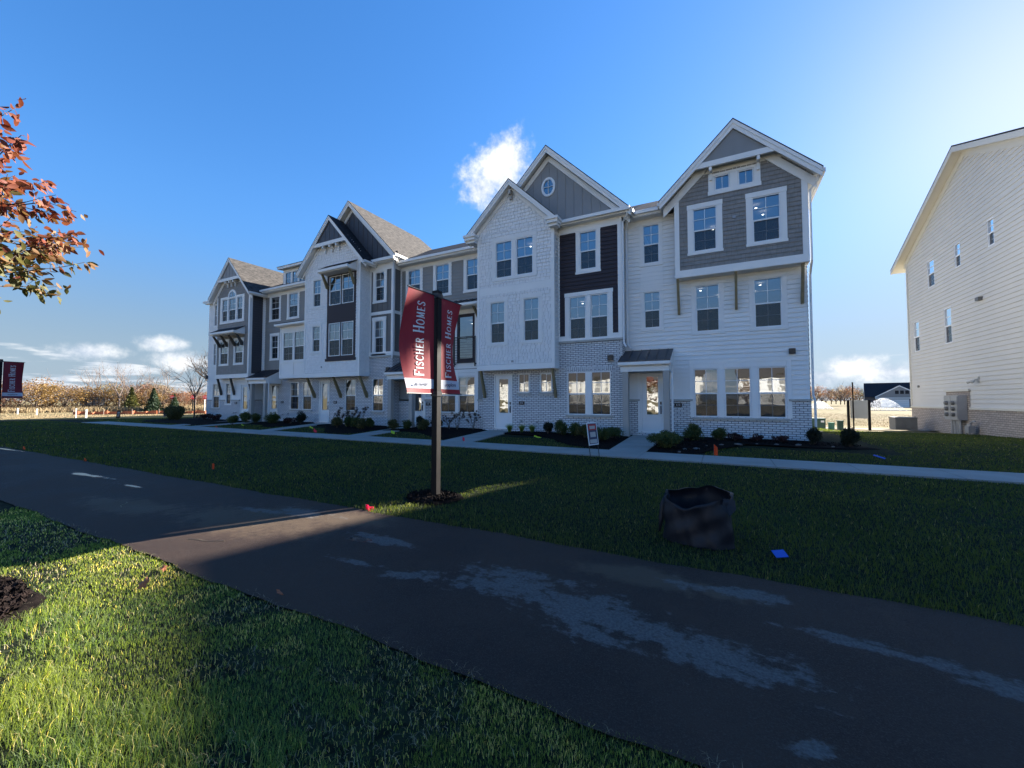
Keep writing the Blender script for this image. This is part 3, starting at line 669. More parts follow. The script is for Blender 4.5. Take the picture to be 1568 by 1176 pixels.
    lamp(t, [(-8.55, 18.4, 9.3), (-6.0, 18.9, 6.2), (-5.9, 20.0, 6.2)])
    # poster standing inside the ground floor window
    p = MB(); p.box(-6.05, -5.44, 17.56, 17.58, .95, 1.42); po = p.build('window_poster', 'sign_navy', t)
    q = MB(); q.box(-5.82, -5.5, 17.552, 17.559, 1.06, 1.1); q.box(-5.82, -5.5, 17.552, 17.559, 1.22, 1.25); q.box(-5.82, -5.5, 17.552, 17.559, 1.30, 1.33); q.build('poster_lines', 'letter_white', po)
# ---- house 4
def house4():
    x0, x1 = -16.9, -10.8; w = F(18.05)
    t = thing('townhouse', 'gray siding townhouse with black balcony railing behind the red banners', 'house', (-13.8, 18.05, 0), ROW)
    g1 = [H(-15.96, -15.02, .16, 2.75), H(-13.92, -12.87, .84, 2.77), H(-12.69, -11.63, .84, 2.77)]
    g2 = [H(-14.05, -11.66, 3.5, 6.15), H(-16.2, -15.4, 4.5, 6.15)]
    g3 = [H(-16.32, -15.39, 7.42, 9.11), H(-14.29, -13.36, 7.42, 9.11), H(-12.22, -11.27, 7.42, 9.11)]
    wall(t, 'brick_wall', 'white_brick', [(F(18.02), x0, x1, 0, 1.47, g1, 'flat')])
    wall(t, 'wall', 'gray_siding', [(w, x0, x1, 1.55, 9.2, g1+g2+g3, 'lap')])
    s = MB(); s.box(-14.98, -14.1, 17.965, 18.04, 1.47, 1.55); s.box(-11.45, x1, 17.965, 18.04, 1.47, 1.55); s.box(-14.05, -11.5, 17.965, 18.04, .75, .83); s.build('stone_sill', 'stone', t)
    strips(t, [(w, -14.12, -13.925, .83, 3.0, .035), (w, -12.865, -12.695, .83, 3.0, .035), (w, -11.625, -11.43, .83, 3.0, .035), (w, -14.12, -11.43, 3.0, 3.16, .04), (w, -13.92, -12.87, 2.775, 2.999, .03), (w, -12.69, -11.63, 2.775, 2.999, .03)], 'window_surround')
    strips(t, [(w, -15.0, -14.125, 1.56, 3.15, .028)], 'siding_panel')
    for h in g1[1:]: window(t, w, *h)
    window(t, w, *g2[1], trim=.15, head=.15, sill=.02)
    for h in g3: window(t, w, *h, trim=.17, head=.02, sill=.02)
    strips(t, [(w, x0, x1, 9.14, 9.42, .031), (w, x0, x0+.12, 4.2, 9.13, .03)], 'frieze')
    door(t, F(18.03), *g1[0]); strips(t, [(w, -16.06, -15.965, .1, 2.86, .06), (w, -15.015, -14.92, .1, 2.86, .06), (w, -16.06, -14.92, 2.755, 2.86, .061)], 'door_casing')
    # balcony door: two dark framed glass leaves
    strips(t, [(w, -14.24, -14.055, 3.2, 6.16, .035), (w, -11.655, -11.47, 3.2, 6.16, .035), (w, -14.26, -11.45, 6.165, 6.42, .04), (w, -12.92, -12.8, 3.5, 6.15, .036), (w, -14.24, -11.47, 3.2, 3.49, .04)], 'door_casing')
    for a, b_ in ((-14.04, -12.93), (-12.79, -11.67)):
        d = MB(); f = .13
        for r in ((a, a+f, 3.5, 6.14), (b_-f, b_, 3.5, 6.14), (a+f, b_-f, 3.5, 3.74), (a+f, b_-f, 6.0, 6.14)): w.box(d, *r, -.05, .02)
        do = d.build('balcony_door', 'plum_siding', t); g = MB(); g.poly(w.P(a+f, 3.74, -.02), w.P(b_-f, 3.74, -.02), w.P(b_-f, 6.0, -.02), w.P(a+f, 6.0, -.02)); g.build('pane', 'glass', do)
    r = MB(); y = 17.88
    for x in (-14.18, -12.86, -11.55):
        r.box(x-.025, x+.025, y-.025, y+.025, 3.3, 4.86); r.box(x-.02, x+.02, y+.026, 18.0, 3.42, 3.47)
    r.box(-14.2, -11.52, y-.035, y+.035, 4.861, 4.90); r.box(-14.155, -11.575, y-.015, y+.015, 3.5, 3.53)
    for k in range(9): r.tube([(-14.17, y, 3.65+k*.135), (-11.56, y, 3.65+k*.135)], .010, 5)
    r.build('railing', 'black_metal', t)
    aw = shed_roof(t, -14.3, -11.05, 18.04, 17.35, 6.93, 6.6, name='awning_roof', fas=.16)
    for x in (-14.15, -11.4): bracket(t, x, 17.42, 18.03, 6.38, 5.85, w=.08)
    main_roof(t, x0, x1, gx=(-16.75, -11.1)); shell(t, x0, x1, 18.05, wm='gray_siding')
    shed_roof(t, -16.86, -14.85, 18.04, 16.85, 3.72, 3.1, cols=(-16.58, -15.05))
    vent(t, -17.05+.4, 17.9, 3.35, .07); plaque(t, -14.72, 18.0, 1.3, '608'); hosebib(t, -14.6, 18.02, .55)
    lamp(t, [(-12.0, 19.3, 6.1), (-13.3, 20.3, 6.1)])
# ---- house 3
def house3():
    x0, x1 = -23.7, -16.9; w = F(17.45); by = F(16.7)
    t = thing('townhouse', 'townhouse with two gables, plum panel in white shingle bay and brown roof slope', 'house', (-20.3, 17.45, 0), ROW)
    g1 = [H(-23.16, -22.2, .14, 2.79), H(-20.78, -19.85, .86, 2.79), H(-18.46, -17.57, .86, 2.79)]
    wall(t, 'brick_wall', 'white_brick', [(w, x0, x1, 0, 3.0, g1, 'flat'), (w, -18.8, x1, 3.0, 4.03, (), 'flat'), (FX(x1), 17.45, 18.04, 0, 4.03, (), 'flat'), (BX(x0), 17.45, 18.04, 0, 3.0, (), 'flat')])
    s = MB(); s.box(-18.8, x1+.06, 17.38, 17.5, 4.03, 4.12); s.box(x1, x1+.06, 17.501, 18.03, 4.03, 4.12)
    for h in g1[1:]: s.box(h[0]-.08, h[1]+.08, 17.38, 17.47, .76, .855)
    s.build('stone_sill', 'stone', t)
    door(t, w, *g1[0])
    for h in g1[1:]: window(t, w, *h)
    tw = [H(-18.32, -17.6, 7.38, 9.12), H(-18.34, -17.62, 4.26, 6.22)]
    wall(t, 'tower_wall', 'taupe_board', [(w, -18.75, x1, 4.3, 9.2, tw, 'batten'), (FX(x1), 17.45, 18.05, 4.3, 9.2, (), 'batten')])
    for h in tw: window(t, w, *h, trim=.19, head=.2, sill=.02)
    strips(t, [(w, -18.75, x1+.03, 4.121, 4.34, .045), (w, -18.75, x1+.03, 6.56, 6.74, .045), (w, -17.03, x1+.03, 4.341, 6.559, .035), (w, -17.03, x1+.03, 6.741, 9.2, .035), (w, -18.75, -18.65, 4.341, 6.559, .03), (w, -18.75, -18.65, 6.741, 9.2, .03), (w, -18.75, x1+.03, 9.201, 9.6, .04),
               (FX(x1), 17.45, 18.03, 4.121, 4.34, .04), (FX(x1), 17.45, 18.03, 6.56, 6.74, .04), (FX(x1), 17.42, 17.55, 4.341, 6.559, .035), (FX(x1), 17.42, 17.55, 6.741, 9.2, .035), (FX(x1), 17.45, 18.03, 9.201, 9.6, .04)])
    b = MB(); b.box(-18.3, -16.55, 17.1, 17.43, 9.56, 9.66); b.box(-18.3, -16.5, 17.0, 17.099, 9.6, 9.76); b.ext([(17.11, 9.765), (17.44, 9.98), (17.44, 9.7), (17.11, 9.7)], 0, -18.3, -16.6); b.build('gutter', 'trim', t)
    cx, zp, ze, half = -20.36, 13.82, 9.96, 3.8; sl = (zp-ze)/half
    g = MB(); clad(g, w, -24.1, -16.6, 9.6, 13.7, [], 'batten', prof=gprof(cx, zp, sl)); g.build('gable_wall', 'slate_siding', t)
    gable(t, cx, half, 17.08, 26.2, ze-.0, zp, fz=17.45, fd=(.3, .55), hip=2.5, rake=.27)
    # shingle bay
    bx0, bx1 = -23.7, -18.75
    bh = [H(-22.92, -22.22, 7.38, 9.08), H(-22.93, -22.22, 4.53, 6.15), H(-21.43, -20.42, 7.32, 9.1), H(-20.3, -19.29, 7.32, 9.1), H(-21.43, -20.42, 4.18, 6.2), H(-20.3, -19.29, 4.18, 6.2)]
    pn = H(-21.62, -19.08, 3.95, 9.34)
    c2, zp2, ze2, h2 = -21.16, 12.78, 9.62, 2.97; sl2 = (zp2-ze2)/h2
    wall(t, 'bay_wall', 'white_shingle', [(by, bx0, bx1, 3.2, 9.66, bh[:2]+[pn], 'shake'), (by, bx0, bx1, 9.66, 11.5, (), 'shake', gprof(c2, zp2, sl2)), (FX(bx1), 16.7, 17.45, 3.2, 9.7, (), 'shake'), (BX(bx0), 16.7, 18.0, 3.2, 9.7, (), 'shake')])
    wall(t, 'siding_panel', 'plum_siding', [(by, pn[0], pn[1], pn[2], pn[3], bh[2:], 'flat')])
    strips(t, [(by, pn[0]-.05, pn[1]+.05, pn[2]-.08, pn[2]+.08, .06)], 'panel_sill', 'plum_siding')
    strips(t, [(by, bx0-.02, bx1+.02, 2.93, 3.19, .035), (by, bx0-.02, bx0+.1, 3.195, 9.7, .036), (by, bx1-.1, bx1+.02, 3.195, 9.7, .036), (FX(bx1), 16.69, 17.44, 2.93, 3.19, .035)])
    s = MB(); s.box(bx0, bx1, 16.71, 17.44, 2.92, 2.98); s.build('bay_floor', 'trim', t)
    for h in bh[:2]: window(t, by, *h, trim=.13, head=.18, sill=.02, tm='white_siding')
    for h in bh[2:]: window(t, by, *h)
    shed_roof(t, -21.68, -19.05, 16.69, 16.1, 9.82, 9.42, name='awning_roof', m='roof_dark', seam=0, fas=.2)
    for x in (-21.55, -19.2): bracket(t, x, 16.2, 16.68, 9.14, 8.35, w=.08)
    gable(t, c2, h2, 16.33, 21.5, ze2, zp2, rm='roof_dark', fz=16.7, fd=(.28, .48), rake=.26)
    collar(t, c2, h2, zp2, ze2, 16.35, 11.0, .2, 'slate_siding', cor=((-21.75, 16.66), (-21.15, 16.66), (-20.55, 16.66)))
    for x in (-23.55, -21.1, -18.85): bracket(t, x, 16.74, 17.44, 2.93, 1.65)
    main_roof(t, x0, x1, e=18.4, ze=10.01); shell(t, x0, x1, 17.45)
    downspout(t, [(-16.62, 17.15, 9.62), (-16.75, 17.3, 9.4), (-16.82, 17.36, 9.2), (-16.82, 17.36, 4.3), (-16.82, 17.3, 3.9)])
    plaque(t, -21.65, 17.44, 1.38, '604'); hosebib(t, -22.0+.3, 17.44, .52); vent(t, -17.2, 17.43, 3.3)
    v = MB(); v.box(-22.05, -21.97, 16.64, 16.68, 3.5, 3.6); v.build('vent_cap', 'galv', t)
# ---- house 2
def house2():
    x0, x1 = -30.3, -23.7; w = F(18.05); bx = F(17.45)
    t = thing('townhouse', 'townhouse with three small dormer windows and a white second floor box bay', 'house', (-27, 18.05, 0), ROW)
    g1 = [H(-29.48, -28.45, .16, 2.79), H(-27.06, -26.09, .86, 2.77), H(-25.7, -24.75, .86, 2.77)]
    wall(t, 'brick_wall', 'white_brick', [(w, x0, x1, 0, 3.1, g1, 'flat')])
    up = [H(-29.5, -28.5, 7.38, 9.1), H(-27.43, -26.42, 7.38, 9.1), H(-29.36, -28.58, 4.52, 6.22)]
    wall(t, 'wall', 'gray_siding', [(w, x0, x1, 3.1, 9.2, up, 'lap')])
    s = MB()
    for h in g1[1:]: s.box(h[0]-.08, h[1]+.08, 17.98, 18.07, .76, .855)
    s.build('stone_sill', 'stone', t)
    door(t, w, *g1[0])
    for h in g1[1:]: window(t, w, *h)
    for h in up[:2]: window(t, w, *h, trim=.18, head=.02, sill=.02)
    window(t, w, *up[2], trim=.16, head=.18, sill=.02)
    strips(t, [(w, x0, x1, 9.12, 9.42, .031), (w, x0, x0+.16, 3.7, 9.11, .03)], 'frieze')
    bh = [H(-27.05, -25.98, 4.22, 6.18), H(-25.86, -24.80, 4.22, 6.18)]
    wall(t, 'box_bay', 'trim', [(bx, -27.4, x1, 3.02, 6.62, bh, 'flat'), (BX(-27.4), 17.45, 18.05, 3.02, 6.62, (), 'flat'), (FX(x1-.01), 17.45, 18.0, 3.02, 6.62, (), 'flat')])
    strips(t, [(bx, -27.4, -27.25, 3.02, 6.6, .03), (bx, -26.0, -25.86, 3.25, 4.1, .03), (bx, -27.25, x1, 4.05, 4.17, .035), (bx, -27.25, x1, 3.02, 3.24, .035), (bx, -27.25, x1, 6.25, 6.4, .03)])
    s = MB(); s.box(-27.4, x1, 17.46, 18.04, 3.0, 3.06); s.build('bay_floor', 'trim', t)
    for h in bh: window(t, bx, *h)
    shed_roof(t, -27.5, x1, 18.04, 17.15, 7.05, 6.78, name='awning_roof', fas=.16)
    # dormer
    dw = F(18.6); dh = [H(-28.74, -28.10, 10.04, 10.98), H(-27.94, -27.30, 10.04, 10.98), H(-27.14, -26.5, 10.04, 10.98)]
    d = MB(); clad(d, dw, -29.0, -24.6, 9.72, 11.2, dh, 'flat'); clad(d, FX(-24.6), 18.6, 21.4, 9.72, 11.2, (), 'lap'); clad(d, BX(-29.0), 18.6, 21.4, 9.72, 11.2, (), 'lap')
    do = d.build('dormer', 'trim', t)
    b = MB(); b.ext([(18.25, 11.2), (18.25, 11.36), (21.9, 11.75), (21.9, 11.6)], 0, -29.25, -24.4); b.build('dormer_roof', 'trim', do)
    b = MB(); b.poly((-29.3, 18.2, 11.37), (-24.35, 18.2, 11.37), (-24.35, 21.9, 11.77), (-29.3, 21.9, 11.77)); b.build('dormer_shingles', 'roof_dark', do)
    for h in dh: window(t, dw, *h, kind='fixed')
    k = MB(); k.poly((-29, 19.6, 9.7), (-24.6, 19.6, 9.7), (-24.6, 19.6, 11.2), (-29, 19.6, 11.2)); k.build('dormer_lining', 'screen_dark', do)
    main_roof(t, x0, x1, gx=(-30.1, x1)); shell(t, x0, x1, 18.05, wm='gray_siding')
    shed_roof(t, -30.2, -28.0, 18.04, 16.85, 3.72, 3.1, cols=(-29.8, -28.2))
    plaque(t, -27.93, 18.04, 1.38, '600'); hosebib(t, -27.8, 18.04, .5); hosebib(t, -27.2, 18.04, .55)
    downspout(t, [(-28.02, 16.95, 3.0), (-27.95, 17.05, 2.7), (-27.95, 17.05, .1)])
# ---- house 1: left end
def house1():
    x0, x1 = -36.7, -30.3; w = F(17.45); fr = F(17.0)
    t = thing('townhouse', 'left end townhouse with arched triple window under a gray gable', 'house', (-33.5, 17.45, 0), ROW)
    g1 = [H(-35.82, -34.90, .89, 2.8), H(-33.96, -33.32, 1.22, 2.8), H(-31.99, -30.96, .14, 2.72)]
    g2 = [H(-35.88, -35.2, 4.27, 6.0), H(-35.88, -35.2, 7.4, 9.1)]
    wall(t, 'brick_wall', 'white_brick', [(F(17.42), x0, x1, 0, 1.47, g1, 'flat'), (FX(x1+.0), 17.43, 18.04, 0, 1.47, (), 'flat')])
    wall(t, 'wall', 'white_siding', [(w, x0, x1, 1.55, 3.2, g1, 'lap'), (w, x0, -34.6, 3.2, 9.5, g2, 'lap'), (FX(x1), 17.45, 18.04, 1.55, 3.2, (), 'lap')])
    s = MB(); s.box(x0, -36.0, 17.36, 17.44, 1.47, 1.55); s.box(-34.75, -34.1, 17.36, 17.44, 1.47, 1.55); s.box(-33.2, -32.1, 17.36, 17.44, 1.47, 1.55); s.box(-30.86, x1+.02, 17.36, 17.44, 1.47, 1.55); s.box(-35.95, -34.78, 17.35, 17.44, .8, .885); s.build('stone_sill', 'stone', t)
    for h in g1[:2]: window(t, w, *h, trim=.1, head=.12, sill=.0)
    for h in g2: window(t, w, *h, trim=.08, head=.1, sill=.02)
    door(t, w, *g1[2])
    sl, zp, ze, cx, half = 1.055, 12.14, 9.34, -32.6, 2.66; sl = (zp-ze)/half
    bh = [H(-34.04, -33.0, 4.22, 5.95), H(-32.1, -31.06, 4.22, 5.95), H(-33.94, -33.23, 7.48, 9.18), H(-33.05, -32.12, 7.48, 9.18), H(-31.93, -31.24, 7.48, 9.18)]
    wall(t, 'bay_wall', 'gray_shingle', [(fr, -34.6, x1, 3.45, 9.5, bh, 'shake'), (fr, -34.6, x1, 9.5, 10.7, (), 'shake', gprof(cx, zp, sl))])
    g = MB(); clad(g, F(16.99), -34, -31, 10.3, 12.05, [], 'flat', prof=gprof(cx, zp, sl)); g.build('gable_panel', 'trim', t)
    wall(t, 'bay_side_wall', 'slate_siding', [(FX(x1), 17.0, 18.05, 3.45, 9.4, (), 'lap')]); wall(t, 'bay_left_wall', 'white_siding', [(BX(-34.6), 17.0, 17.45, 3.45, 9.5, (), 'lap')])
    strips(t, [(fr, -34.64, x1+.03, 3.15, 3.44, .04), (fr, -34.64, -34.5, 3.445, 9.4, .036), (fr, x1-.14, x1+.03, 3.445, 9.4, .036), (FX(x1), 16.98, 17.16, 3.445, 9.2, .035), (FX(x1), 17.9, 18.03, 3.445, 9.2, .035), (FX(x1), 17.01, 18.03, 3.15, 3.44, .036), (FX(x1), 17.0, 18.03, 9.201, 9.45, .036)])
    s = MB(); s.box(-34.6, x1, 17.01, 17.44, 3.14, 3.2); s.build('bay_floor', 'trim', t)
    for h in bh[:2]: window(t, fr, *h, trim=.12, head=.15, sill=.02)
    for h in bh[2:]: window(t, fr, *h)
    strips(t, [(fr, -34.16, -33.945, 7.46, 9.34, .036), (fr, -33.225, -33.055, 7.46, 9.34, .036), (fr, -32.115, -31.935, 7.46, 9.34, .036), (fr, -31.235, -31.0, 7.46, 9.34, .036), (fr, -33.945, -33.225, 9.185, 9.34, .034), (fr, -31.935, -31.235, 9.185, 9.34, .034), (fr, -33.055, -32.115, 9.185, 9.27, .034), (fr, -34.18, -30.98, 7.3, 7.455, .045)], 'window_surround')
    a = MB(); n = 16; c0 = -32.585; z0 = 9.275
    for k in range(n):
        p, q = math.pi*k/n, math.pi*(k+1)/n
        P = lambda r, t_, d: (c0+r*math.cos(t_), 17.0-d, z0+r*math.sin(t_))
        a.poly(P(.4, p, .05), P(.4, q, .05), P(.55, q, .05), P(.55, p, .05)); a.poly(P(.55, p, .05), P(.55, q, .05), P(.55, q, 0), P(.55, p, 0)); a.poly(P(.4, p, .05), P(.4, q, .05), P(.4, q, .026), P(.4, p, .026))
    a.box(c0-.01, c0+.01, 16.955, 16.965, z0, z0+.4)
    ar = a.build('arched_window', 'vinyl', t); p = MB(); p.poly(*[(c0+.42*math.cos(math.pi*k/n), 16.972, z0+.42*math.sin(math.pi*k/n)) for k in range(n+1)]); p.build('pane', 'glass', ar)
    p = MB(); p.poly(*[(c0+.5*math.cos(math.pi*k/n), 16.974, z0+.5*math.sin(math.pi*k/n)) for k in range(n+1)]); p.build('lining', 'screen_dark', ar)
    shed_roof(t, -34.15, -30.85, 16.99, 16.3, 6.95, 6.56, name='awning_roof', m='roof_dark', seam=0, fas=.18)
    for x in (-34.0, -33.0, -32.0, -31.0): bracket(t, x, 16.4, 16.98, 6.3, 5.5, 'dark_wood', w=.08)
    for x in (-34.5, -32.75, -30.5): bracket(t, x, 17.02, 17.44, 3.15, 1.9, 'dark_wood')
    gable(t, cx, half, 16.65, 23.2, ze, zp, fz=17.0, fd=(.3, .62), rake=.26)
    collar(t, cx, half, zp, ze, 16.67, 10.44, .2, 'gable_gray', cor=((-33.1, 16.97), (-32.6, 16.97), (-32.1, 16.97)))
    main_roof(t, x0-.25, x1, e=17.2, ze=9.42); shell(t, x0, x1, 17.45, left=True)
    g = MB(); g.box(x0-.35, -35.2, 17.1, 17.195, 9.3, 9.44); g.box(x0-.25, -35.2, 17.196, 17.43, 9.22, 9.27); g.build('gutter', 'trim', t)
    plaque(t, -32.52, 17.4, 1.3, '596'); hosebib(t, -32.75, 17.41, .55); hosebib(t, -32.4, 17.41, .6)
    v = MB(); v.box(x0-.12, x0+.1, 17.3, 17.42, 3.2, 3.5); v.build('wall_light', 'black_metal', t)
for h in (house6, house5, house4, house3, house2, house1): h()

# ------------------------------------------------------------------ neighbouring building at the right (its gable wall faces -X)
def neighbour():
    X = 9.5; y0, y1 = 17.25, 31.0; t = thing('apartment_building', 'tall cream siding building at the right edge with electric meters on its wall', 'building', (9.5, 24, 0))
    fr = BX(X); yc, zp, ze = 24.42, 12.73, 9.39; sl = .4335
    hs = [H(27.62, 28.40, 7.22, 8.72), H(25.08, 25.58, 7.5, 8.68), H(22.53, 22.98, 7.6, 8.76), H(26.12, 26.80, 4.15, 5.93), H(29.63, 30.33, 4.15, 5.88)]
    hs = [H(27.62, 28.40, 7.28, 8.68), H(25.08, 25.60, 7.52, 8.62), H(22.53, 22.98, 7.62, 8.70), H(26.12, 26.82, 4.2, 5.9), H(29.63, 30.33, 4.18, 5.85)]
    w = MB(); clad(w, fr, y0, y1, 1.19, 9.2, hs, 'lap', course=.185); clad(w, fr, y0, y1, 9.2, 12.6, (), 'lap', course=.185, prof=gprof(yc, zp, sl, .1))
    w.build('wall', 'cream_siding', t)
    w = MB(); clad(w, F(y0), X, X+14, 0, 9.3, style='lap'); clad(w, FB(y1), X, X+14, 0, 9.3, style='lap'); clad(w, FX(X+14), y0, y1, 0, 9.3, style='flat'); clad(w, FX(X+14), y0, y1, 9.3, 12.6, style='flat', prof=gprof(yc, zp, sl, .1)); w.build('outer_walls', 'cream_siding', t)
    b = MB(); clad(b, BX(X-.03), y0, y1, -.5, 1.1, (), 'flat'); clad(b, BX(X-.035), 24.8, 26.9, 1.1, 1.98, (), 'flat'); b.build('brick_base', 'cream_brick', t)
    c = MB(); c.box(X-.08, X-.002, y0, 24.78, 1.1, 1.19); c.box(X-.08, X-.002, 26.92, y1, 1.1, 1.19); c.box(X-.1, X-.036, 24.75, 26.95, 1.9, 2.0); c.box(X-.06, X-.002, y1-.1, y1+.02, 1.2, 9.3); c.build('trim_board', 'cream_trim', t)
    r = MB()
    xa, xb = X-.4, X+14.3
    for s in (-1, 1):
        e = 7.72
        a, b2, c2, d = (xa, yc, zp), (xa, yc+s*e, zp-sl*e), (xb, yc+s*e, zp-sl*e), (xb, yc, zp)
        r.poly(a, b2, c2, d); r.poly(*[(x, y, z-.06) for x, y, z in (a, b2, c2, d)]); r.poly(a, b2, (b2[0], b2[1], b2[2]-.06), (a[0], a[1], a[2]-.06))
    ro = r.build('roof', 'roof_dark', t)
    k = MB()
    for s in (-1, 1): k.ext([(yc, zp-.065), (yc+s*7.7, zp-.065-sl*7.7), (yc+s*7.7, zp-.3-sl*7.7), (yc, zp-.3)], 0, xa, xa+.05)
    for s in (-1, 1): k.ext([(yc, zp-.3), (yc+s*6.9, zp-.3-sl*6.9), (yc+s*6.9, zp-.62-sl*6.9), (yc, zp-.62)], 0, X-.04, X-.021)
    k.build('rake_board', 'cream_trim', ro)
    k = MB()
    for s in (-1, 1):
        k.poly((xa+.05, yc, zp-.25), (xb, yc, zp-.25), (xb, yc+s*7.7, zp-.25-sl*7.7), (xa+.05, yc+s*7.7, zp-.25-sl*7.7))
        k.box(xa+.02, xb, *sorted((yc+s*7.7, yc+s*7.82)), zp-.24-sl*7.7, zp-.08-sl*7.7)
    k.build('soffit', 'cream_trim', ro)
    for h in hs: window(t, fr, *h, cols=1)
    i = MB(); i.box(X+.16, X+3, y0+.3, y1-.3, .1, 9.1); i.build('rooms', 'interior', t)
    v = MB(); v.box(X-.16, X-.01, 23.5, 23.75, 5.62, 5.76); v.ext([(X-.16, 5.62), (X-.01, 5.76), (X-.01, 5.5), (X-.14, 5.55)], 1, 23.5, 23.75) if False else None; v.build('vent_hood', 'utility_gray', t)
    v = MB(); v.box(X-.06, X-.02, 24.0, 24.1, 2.25, 2.5); v.tube([(X-.06, 24.05, 2.38), (X-.16, 24.05, 2.36), (X-.2, 24.18, 2.3)], .035, 6); v.tube([(X-.16, 24.05, 2.36), (X-.24, 23.95, 2.28), (X-.3, 23.95, 2.24)], [.03, .05, .06], 7); v.tube([(X-.2, 24.18, 2.3), (X-.28, 24.3, 2.26)], [.05, .06], 7); v.build('floodlight', 'panel_gray', t)
    # electric meter bank
    m = MB(); m.box(X-.34, X-.045, 25.0, 26.25, .62, 1.72); m.box(X-.36, X-.341, 25.03, 25.6, .66, 1.68); m.box(X-.36, X-.341, 25.63, 26.22, .66, 1.68); mo = m.build('meter_cabinet', 'galv', t)
    for yy in (25.32, 25.92):
        for zz in (.86, 1.12, 1.38): g = MB(); g.tube([(X-.361, yy, zz), (X-.42, yy, zz), (X-.46, yy, zz)], [.095, .09, .07], 12); g.build('electric_meter', 'utility_gray', mo)
    g = MB()
    for yy in (25.25, 25.45, 25.7, 25.95): g.tube([(X-.2, yy, .62), (X-.2, yy, -.2)], .055, 8)
    g.build('conduits', 'galv', mo)
    g = MB(); g.box(X-.38, X-.18, 24.1, 24.42, .12, .42); g.tube([(X-.28, 24.3, -.2), (X-.28, 24.3, .14)], .03, 7); g.tube([(X-.28, 24.2, .42), (X-.28, 24.2, .55), (X-.28, 23.95, .62), (X-.28, 23.8, .62)], .03, 7)
    g.tube([(X-.3, 24.5, -.2), (X-.3, 24.5, .3), (X-.28, 24.42, .34)], .035, 7); g.tube([(X-.28, 24.3, .42), (X-.28, 24.3, .5)], [.07, .07], 9); g.build('gas_meter', 'galv', t)
    v = MB(); v.box(X-.08, X-.035, 30.5, 30.58, .5, .6); v.box(X-.05, X-.01, 29.9, 30.1, 2.2, 2.32); v.build('outlet_covers', 'utility_gray', t)
neighbour()
def fit_neighbour():
    K = 12/9.5; o = [o for o in COL.objects if o.name == 'apartment_building'][0]; c = Vector((0, 0, 1.5)); o.location = c+(Vector(o.location)-c)*K; o.scale = (K, K, K)
fit_neighbour()
# ------------------------------------------------------------------ ground
def noise_tree(nt, scale, detail=4, rough=.55, src=None, dist=0):
    N = nt.nodes; n = N.new('ShaderNodeTexNoise'); n.inputs['Scale'].default_value = scale; n.inputs['Detail'].default_value = detail; n.inputs['Roughness'].default_value = rough; n.inputs['Distortion'].default_value = dist
    if src: nt.links.new(src, n.inputs['Vector'])
    return n.outputs[0]
class NT:
    def __init__(s, name):
        s.m = bpy.data.materials.new(name); s.m.use_nodes = True; s.nt = s.m.node_tree; s.N = s.nt.nodes; s.L = s.nt.links; s.b = s.N['Principled BSDF']; MATS[name] = s.m
        s.tc = s.N.new('ShaderNodeTexCoord').outputs['Object']
    def noise(s, sc, de=4, ro=.55, di=0, vec=None, scale3=None):
        v = vec or s.tc
        if scale3: mp = s.N.new('ShaderNodeMapping'); mp.inputs['Scale'].default_value = scale3; s.L.new(v, mp.inputs[0]); v = mp.outputs[0]
        return noise_tree(s.nt, sc, de, ro, v, di)
    def ramp(s, v, a, b, c=0, d=1):
        m = s.N.new('ShaderNodeMapRange'); m.interpolation_type = 'SMOOTHSTEP'; s.L.new(v, m.inputs[0])
        for i, x in enumerate((a, b, c, d)): m.inputs[i+1].default_value = x
        return m.outputs[0]
    def mix(s, f, a, b, bt='MIX'):
        m = s.N.new('ShaderNodeMixRGB'); m.blend_type = bt
        for i, x in enumerate((f, a, b)):
            if isinstance(x, (int, float)): m.inputs[i].default_value = x
            elif isinstance(x, tuple): m.inputs[i].default_value = (*x, 1)
            else: s.L.new(x, m.inputs[i])
        return m.outputs[0]
    def math(s, op, a, b=0, cl=False):
        m = s.N.new('ShaderNodeMath'); m.operation = op; m.use_clamp = cl
        for i, x in enumerate((a, b)):
            if isinstance(x, (int, float)): m.inputs[i].default_value = x
            else: s.L.new(x, m.inputs[i])
        return m.outputs[0]
    def ell(s, cx, cy, rx, ry, ang=0):
        """1 at the middle of an ellipse on the ground, 0 at its rim"""
        mp = s.N.new('ShaderNodeMapping'); mp.vector_type = 'TEXTURE'; mp.inputs['Location'].default_value = (cx, cy, 0); mp.inputs['Rotation'].default_value = (0, 0, R(ang)); mp.inputs['Scale'].default_value = (rx, ry, 1000)
        s.L.new(s.tc, mp.inputs[0]); l = s.N.new('ShaderNodeVectorMath'); l.operation = 'LENGTH'; s.L.new(mp.outputs[0], l.inputs[0])
        return s.math('SUBTRACT', 1, l.outputs['Value'])
    def bump(s, h, st, dist):
        b = s.N.new('ShaderNodeBump'); b.inputs['Strength'].default_value = st; b.inputs['Distance'].default_value = dist; s.L.new(h, b.inputs['Height']); s.L.new(b.outputs[0], s.b.inputs['Normal'])
